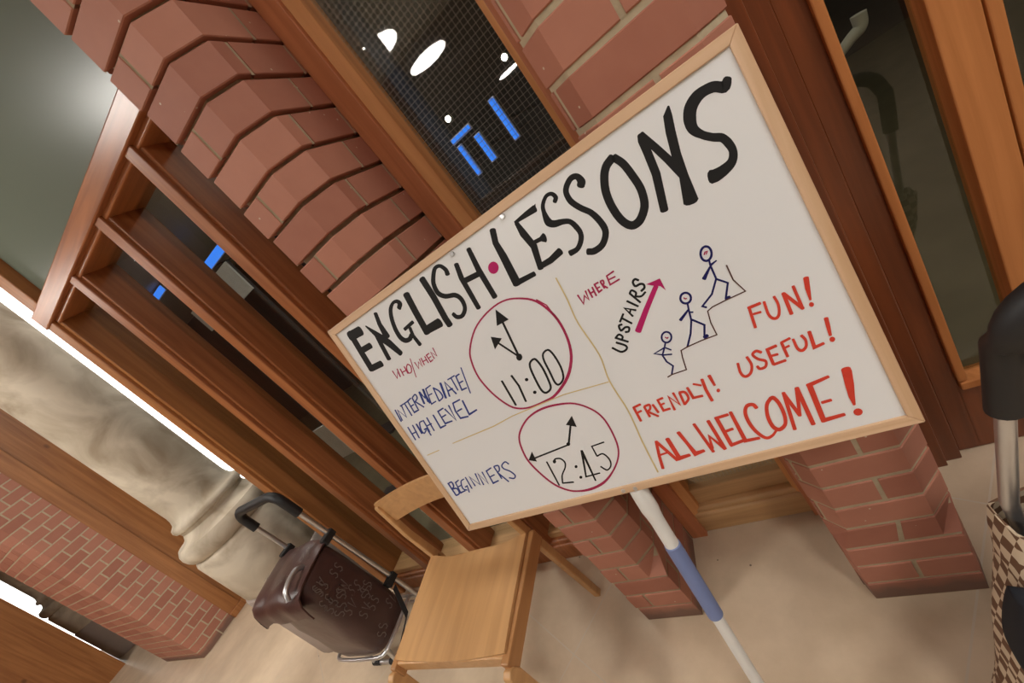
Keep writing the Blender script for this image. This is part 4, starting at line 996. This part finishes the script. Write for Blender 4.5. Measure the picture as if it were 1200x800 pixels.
for x in (-1.40, -.905):   # front legs, round-topped
    s = 1 if x > -1.1 else -1
    prof = [(.040, 0), (.052, .20), (.056, .36), (.055, .405), (.046, .428), (.030, .437)]
    b = R()
    poly = [(.372, 0), (.404, 0), (.414, .40), (.405, .425), (.390, .434), (.374, .428), (.364, .40)]
    n = len(poly)
    vs = [(x - .014, p[0], p[1]) for p in poly] + [(x + .014, p[0], p[1]) for p in poly]
    b.face_block(vs, [tuple(range(n)), tuple(range(n, 2 * n))] + [(i, (i + 1) % n, n + (i + 1) % n, n + i) for i in range(n)])
    b.build('leg', 'beech', CH, bevel=.004)
for x in (-1.40, -.935):   # rear leg runs up into the back post
    poly = [(.797, 0), (.825, 0), (.800, .45), (.792, .60), (.798, .76), (.790, .770), (.772, .765), (.764, .60), (.768, .45)]
    n = len(poly); b = R()
    vs = [(x - .0125, p[0], p[1]) for p in poly] + [(x + .0125, p[0], p[1]) for p in poly]
    b.face_block(vs, [tuple(range(n)), tuple(range(n, 2 * n))] + [(i, (i + 1) % n, n + (i + 1) % n, n + i) for i in range(n)])
    b.build('leg', 'beech', CH, bevel=.004)
rows = []
for zz in (.672, .69, .72, .75, .772, .780):
    rows.append([(-1.40 + .465 * s / 16, .782 + .042 * math.sin(math.pi * s / 16) ** .8, zz) for s in range(17)])
b = R(); b.grid(rows); b.build('backrest', 'beech', CH, solid=.012, smooth=True)

# ------------------------------------------------------------------ brown shopping trolley beside the chair
T1 = empty('shopping_trolley', (-2.02, .70, 0), 'brown vinyl two-wheeled shopping trolley between stone column and chair', 'shopping trolley')
R = rel((-2.02, .70, 0))
XL, XR = -2.205, -1.84
def ty(z): return .832 - .045 * z
fr = R()
for x in (XL, XR):
    fr.tube([(x, ty(.08), .08), (x, ty(.90), .90)], .0105, 14)
fr.tube([(XL, ty(.16), .16), (XR, ty(.16), .16)], .009, 12)
frame = fr.build('frame', 'chrome', T1, smooth=True)
g = R()
pts = [(XR, ty(.865), .865), (XR, ty(.93), .93)] + [(XR - .06 + .06 * math.cos(t), ty(.95), .945 + .055 * math.sin(t)) for t in [math.radians(a) for a in range(0, 91, 15)]] + \
      [(XL + .06 + .06 * math.cos(t), ty(.95), .945 + .055 * math.sin(t)) for t in [math.radians(a) for a in range(90, 181, 15)]] + [(XL, ty(.93), .93), (XL, ty(.89), .885)]
g.tube(pts, .0205, 14); g.build('handle', 'black', T1, smooth=True)
for x, zs in ((XR, (.70, .33)), (XL, (.70, .33))):
    for zc in zs:
        b = R(); b.box(x - .017, x + .017, ty(zc) - .045, ty(zc) + .018, zc - .015, zc + .018); b.build('clamp', 'black', T1, bevel=.004)
# bag body: superellipse sections
def sec(z, x0, x1, y0, y1, p=5, n=32, jig=0.0):
    cx, cy = (x0 + x1) / 2, (y0 + y1) / 2; rx, ry = (x1 - x0) / 2, (y1 - y0) / 2; out = []
    for k in range(n):
        t = 2 * math.pi * k / n; c, s = math.cos(t), math.sin(t)
        out.append((cx + rx * math.copysign(abs(c) ** (2 / p), c) + jig * math.sin(5 * t + z * 30), cy + ry * math.copysign(abs(s) ** (2 / p), s) + jig * math.cos(4 * t + z * 23), z))
    return out
secs = [sec(.195, -2.17, -1.875, .575, .775), sec(.20, -2.19, -1.855, .56, .79), sec(.26, -2.20, -1.845, .552, .795, jig=.003), sec(.36, -2.20, -1.84, .548, .795, jig=.004),
        sec(.47, -2.205, -1.84, .552, .793, jig=.005), sec(.58, -2.205, -1.84, .555, .79, jig=.004), sec(.66, -2.20, -1.845, .557, .785), sec(.685, -2.19, -1.855, .565, .78)]
b = R()
for i, r_ in enumerate(secs): pass
vs = [p for r_ in secs for p in r_]; n = 32
b.face_block(vs, [(i * n + k, i * n + (k + 1) % n, (i + 1) * n + (k + 1) % n, (i + 1) * n + k) for i in range(len(secs) - 1) for k in range(n)] + [tuple(range(n - 1, -1, -1)), tuple(range((len(secs) - 1) * n, len(secs) * n))])
bag = b.build('bag', 'bag', T1, smooth=True)
# lid flap: over the top, hanging down the front
rows = []
prof = [(.792, .700), (.74, .712), (.66, .705), (.59, .695), (.545, .680), (.528, .655), (.522, .62), (.520, .585)]
for y, z in prof:
    rows.append([(-2.215 + (.385) * s / 10, y + .004 * math.sin(s * 1.7 + y * 20), z + .006 * math.sin(s * 1.1 + z * 30) - (.012 if s in (0, 10) else 0)) for s in range(11)])
b = R(); b.grid(rows); flap = b.build('flap', 'bag', T1, solid=.006, smooth=True)
b = R()
b.tube([(-2.214, y - .002, z - .012) for y, z in prof], .006, 8)
b.build('piping', 'black', flap, smooth=True)
b = R(); b.tube(catmull([(-1.885, .66, .703), (-1.88, .64, .725), (-1.875, .60, .728), (-1.87, .555, .715), (-1.868, .535, .685)], 6), .011, 10)
b.build('flap_handle', 'chrome', flap, smooth=True)
# printed letters on the vinyl: S-shaped and V-shaped strokes on the right face and the flap
def stroke_on(fn, pts, w_):
    out_l = []; out_r = []
    P = [Vector(p) for p in pts]
    for i, p in enumerate(P):
        d = (P[min(i + 1, len(P) - 1)] - P[max(i - 1, 0)]).normalized(); nn = Vector((-d.y, d.x)) * w_ / 2
        out_l.append(fn(*(p + nn))); out_r.append(fn(*(p - nn)))
    return [out_l, out_r]
S_ = [(.8, .85), (.5, 1), (.2, .85), (.25, .6), (.7, .42), (.8, .18), (.5, 0), (.15, .12)]
K_ = [(.1, 1), (.45, 0), (.9, 1)]
b = R()
rnd = random.Random(3)
for k in range(16):
    y0 = rnd.uniform(.575, .74); z0 = rnd.uniform(.23, .60); h = .045; a = rnd.uniform(-.5, .5)
    for m, off in ((S_, 0), (S_ if k % 3 else K_, .030)):
        pts = [((p[0] * .026 + off - .02), p[1] * h) for p in m]
        pts = [(p[0] * math.cos(a) - p[1] * math.sin(a), p[0] * math.sin(a) + p[1] * math.cos(a)) for p in pts]
        b.grid(stroke_on(lambda u, v: (-1.8355, y0 + u, z0 + v), pts, .0045))
        b.build('printed_lettering', 'bag_print', bag, fix=False); b = R()
for k in range(10):
    x0 = rnd.uniform(-2.17, -1.89); y0 = rnd.uniform(.58, .74); a = rnd.uniform(-3, 3)
    for m, off in ((S_, 0), (K_, .028)):
        pts = [((p[0] * .024 + off - .02), p[1] * .04) for p in m]
        pts = [(p[0] * math.cos(a) - p[1] * math.sin(a), p[0] * math.sin(a) + p[1] * math.cos(a)) for p in pts]
        b.grid(stroke_on(lambda u, v: (x0 + u, y0 + v, .7205), pts, .004))
        b.build('printed_lettering', 'bag_print', flap, fix=False); b = R()
b = R(); b.tube(catmull([(-2.205, .60, .205), (-2.19, .555, .205), (-2.10, .545, .205), (-1.93, .545, .205), (-1.85, .555, .205), (-1.832, .60, .205), (-1.832, .72, .205), (-1.84, .80, .205)], 5), .0085, 10); b.build('base_frame', 'chrome', T1, smooth=True)
# foot loop at the front, wheels at the rear
b = R(); b.tube(catmull([(-2.19, .63, .20), (-2.19, .625, .10), (-2.18, .62, .035), (-2.15, .618, .016), (-2.04, .618, .016), (-2.01, .62, .03), (-2.0, .625, .10), (-2.0, .63, .20)], 6), .0115, 12)
foot = b.build('foot_loop', 'chrome', T1, smooth=True)
for x in (-2.165, -2.03):
    b = R(); b.tube([(x - .025, .618, .017), (x + .025, .618, .017)], .0155, 12); b.build('foot_cap', 'black', foot, smooth=True)
for x in (-2.255, -1.795):
    b = R(); b.tube([(x - .016, .85, .075), (x + .016, .85, .075)], .075, 28); wl = b.build('wheel', 'black', T1, bevel=.008, smooth=True)
    b = R(); b.tube([(x - .019, .85, .075), (x + .019, .85, .075)], .035, 20); b.build('hub', 'white_plastic', wl, smooth=True)
b = R(); b.tube([(-2.255, .85, .075), (-1.795, .85, .075)], .007, 10); b.build('axle', 'chrome', T1, smooth=True)
b = R(); b.grid([[(-1.835, .775, .30), (-1.835, .80, .30)], [(-1.80, .70, .20), (-1.80, .725, .20)], [(-1.86, .60, .13), (-1.86, .625, .13)]]); b.build('strap', 'black', T1, solid=.003)

# ------------------------------------------------------------------ checked shopping trolley at the edge of the picture
T2 = empty('shopping_trolley', (.2, .55, 0), 'brown and cream checked shopping trolley standing by the glazed door', 'shopping trolley')
R = rel((.2, .55, 0))
def q(z): return (.075 + .150 * z, .545, z)
def q2(z): p = q(z); return (p[0] + .34, p[1], z)
b = R()
for f_, s_ in ((q, .05), (q2, -.05)): b.tube([(f_(.06)[0] + s_ + .03, .56, .06), (f_(.40)[0] + s_ * .6, .56, .38), f_(.54), f_(.80)], .0108, 16)
b.build('frame', 'chrome', T2, smooth=True)
b = R()
top = .88
pts = [q(.735), q(.80), q(.85)]
a0 = Vector(q(.85)); a1 = Vector(q2(.85))
pts += [tuple(a0.lerp(a1, .5) + Vector((-.17 * math.cos(math.radians(t)) ** .5 if t < 90 else .17 * abs(math.cos(math.radians(t))) ** .5, -.02, .085 * math.sin(math.radians(t)) ** .8))) for t in range(10, 171, 10)]
pts += [q2(.85), q2(.80), q2(.735)]
b.tube(pts, .0195, 16); hd = b.build('handle', 'black', T2, smooth=True)
b = R(); b.tube([tuple(Vector(q(.80)) + Vector((.02, 0, 0))), tuple(Vector(q(.79)) + Vector((.06, -.005, .012))), tuple(Vector(q(.79)) + Vector((.17, -.005, .015)))], .010, 10); b.build('cord', 'black', hd, smooth=True)
secs = [sec(.05, .028, .44, .335, .495, 6, jig=.003), sec(.08, .014, .45, .325, .505, 6, jig=.004), sec(.18, .044, .47, .345, .52, 6, jig=.004), sec(.30, .081, .49, .375, .545, 6, jig=.005), sec(.42, .114, .51, .43, .575, 6, jig=.004), sec(.48, .130, .52, .47, .585, 6, jig=.003), sec(.515, .138, .53, .49, .580, 6, jig=.003)]
b = R(); vs = [p for r_ in secs for p in r_]; n = 32
b.face_block(vs, [(i * n + k, i * n + (k + 1) % n, (i + 1) * n + (k + 1) % n, (i + 1) * n + k) for i in range(len(secs) - 1) for k in range(n)] + [tuple(range(n - 1, -1, -1))])
bg = b.build('bag', 'check', T2, smooth=True, solid=.004)
b = R()
b.grid([[(.113, .478, .452), (.109, .462, .452), (.112, .435, .45), (.19, .42, .44)], [(.098, .475, .41), (.095, .45, .405), (.098, .418, .40), (.19, .405, .39)], [(.086, .472, .36), (.082, .44, .35), (.084, .392, .345), (.18, .38, .34)], [(.078, .465, .328), (.074, .43, .318), (.075, .380, .31), (.18, .37, .30)]])
b.build('pocket', 'navy', bg, solid=.02, smooth=True, sub=2)
for x in (.17, .43):
    b = R(); b.tube([(x - .016, .62, .075), (x + .016, .62, .075)], .075, 28); b.build('wheel', 'black', T2, bevel=.008, smooth=True)
b = R(); b.tube([(.17, .62, .075), (.43, .62, .075)], .007, 10).tube([(.19, .62, .075), (.166, .56, .075)], .007, 8).tube([(.42, .62, .075), (.406, .56, .075)], .007, 8); b.build('axle', 'chrome', T2, smooth=True)
b = R(); b.box(.12, .44, .40, .60, .036, .046); b.build('base_plate', 'black', T2, bevel=.004)
b = R()
b.tube([(.16, .43, .04), (.16, .425, .012), (.42, .425, .012), (.42, .43, .04)], .008, 10)
b.build('front_foot', 'chrome', T2, smooth=True)

# ------------------------------------------------------------------ room behind the glass
t = empty('wooden_post', (-1.608, -1.94, 0), 'dull blue post in the hall, mirrored in the wired window next to its frame', 'post')
MB().box(-.055, .075, -.05, .05, 0, CEIL).build('shaft', 'blue_paint', t, bevel=.004)
MB().box(-.08, .10, -.075, .075, 0, .12).build('plinth', 'blue_paint', t, bevel=.004)
def blue(loc, sx, sz, label, ry=0):
    t = empty('strip_light', loc, label, 'strip light', 'blue strip lights behind the glass'); t.rotation_euler = (0, ry, 0)
    MB().box(-sx / 2, sx / 2, -.012, .012, -sz / 2, sz / 2).build('diffuser', 'blue_led', t)
    MB().box(-sx / 2 - .01, sx / 2 + .01, .012, .04, -sz / 2 - .01, sz / 2 + .01).build('housing', 'white_plastic', t)
    MB().box(-.012, .012, .04, 2.0, -.012, .012).build('bracket', 'dark_wall', t)
blue((-5.15, 4, 2.87), .52, .10, 'wide blue glow in the upper part of the mullioned window, nearest the brick pillar')
blue((-6.55, 4, 3.16), .34, .08, 'small blue glow in the middle bay of the mullioned window')
blue((-1.45, 4, 1.865), .22, .035, 'level blue strip light in the wired window, above two upright strips')
blue((-1.53, 4, 1.65), .035, .30, 'upright blue strip light in the wired window, beneath the level strip')
blue((-1.33, 4, 1.64), .05, .26, 'upright blue strip light in the wired window, middle one of three')
blue((-1.04, 4, 1.71), .045, .38, 'upright blue strip light in the wired window, closest to the second brick pillar')
b = MB(); b.tube(catmull([(.44, 1.75, .975), (.49, 1.75, .99), (.545, 1.75, 1.02), (.575, 1.75, 1.035), (.58, 1.75, 1.07)], 6), [.012 + .008 * k / 24 for k in range(25)], 10)
b.tube([(.44, 1.75, .975), (.43, 1.75, .0)], .012, 10)
tag(b.build('hand_rail', 'pale_rail', smooth=True), 'pale curved rail seen dimly through the door glass', 'rail')

def notice(loc, w_, h_, z0, label):
    t = empty('notice_board', loc, label, 'notice board', 'notice boards behind the mullioned window')
    MB().box(-w_ / 2, w_ / 2, -.01, .01, z0, z0 + h_).build('panel', 'pale_rail', t)
    b = MB(); b.box(-w_ / 2, -w_ / 2 + .03, .01, .04, 0, z0 + h_).box(w_ / 2 - .03, w_ / 2, .01, .04, 0, z0 + h_).box(-w_ / 2, w_ / 2, -.12, .16, 0, .03)
    b.build('stand', 'dark_wall', t)
notice((-3.98, 3.0, 0), .42, .34, 2.06, 'grey notice board seen dimly in the mullioned window, under the wide blue glow')
notice((-5.05, 3.3, 0), .40, .30, 2.15, 'grey notice board seen dimly in the mullioned window, under the small blue glow')
notice((-2.9, 1.75, 0), .40, .30, .55, 'low grey notice board seen in the mullioned window, above the chair')
# ------------------------------------------------------------------ ceiling lamps of the hall
def lamp(x, y, on, label, r=.31):
    t = empty('ceiling_lamp', (x, y, CEIL), label, 'ceiling lamp', 'round lamps in a row on the hall ceiling')
    MB().lathe([(r + .02, -.09), (r + .02, -.01), (r * .6, 0)], n=40).build('housing', 'white_plastic', t, smooth=True)
    MB().lathe([(r, -.098), (r, -.0905)], n=40).build('diffuser', 'lamp' if on else 'lamp_off', t)
lamp(-2.02, -2.88, 1, 'lit round lamp on the hall ceiling, mirrored in the wired window, half cut off')
lamp(-2.07, -4.43, 1, 'lit round lamp on the hall ceiling, the long white oval mirrored in the wired window')
lamp(-2.05, -5.95, 0, 'unlit round lamp on the hall ceiling, next to the lit one mirrored as an oval')
lamp(-2.40, -10.3, 1, 'lit round lamp mirrored in the wired window close to the second brick pillar')
for (x, y), lb in zip(EXTRA_LAMPS, ['lit round lamp on the hall ceiling above the space before the door', 'lit round lamp added on the hall ceiling to brighten the side of the brick pillar',
                                    'lit round lamp added on the hall ceiling to light the stone column', 'lit round lamp glowing in the frosted upper pane']):
    lamp(x, y, 1, lb)
def spot(loc, label):
    t = empty('spot_lamp', loc, label, 'spot lamp', 'small spot lamps behind the glass')
    MB().lathe([(.034, 0), (.034, .004)], n=20).build('bulb', 'dot', t).rotation_euler = (math.radians(90), 0, 0)
    b = MB(); b.lathe([(.042, -.002), (.05, -.06), (.03, -.09), (.03, -.12)], n=20); o = b.build('housing', 'white_plastic', t, smooth=True); o.rotation_euler = (math.radians(90), 0, 0)
spot((-1.10, 5.88, 2.37), 'small bright spot lamp in the wired window, beside the streak of light at its edge')
spot((-2.14, 5.88, 2.34), 'small bright spot lamp in the wired window, just above the level blue strip')
t = empty('ceiling_lamp', (1.2, 3.2, CEIL), 'round lamp added to brighten the room behind the glazed door', 'ceiling lamp')  # added lamp, brightens what shows through the door glass
t2 = lamp(-2.2, 2.2, 1, 'lit round lamp added behind the stone column to light its edge', .28)  # added lamp, lights the column edge next to the bright gap
MB().lathe([(.27, -.09), (.27, -.01), (.15, 0)], n=40).build('housing', 'white_plastic', t, smooth=True)
MB().lathe([(.25, -.098), (.25, -.0905)], n=40).build('diffuser', 'lamp_dim', t)
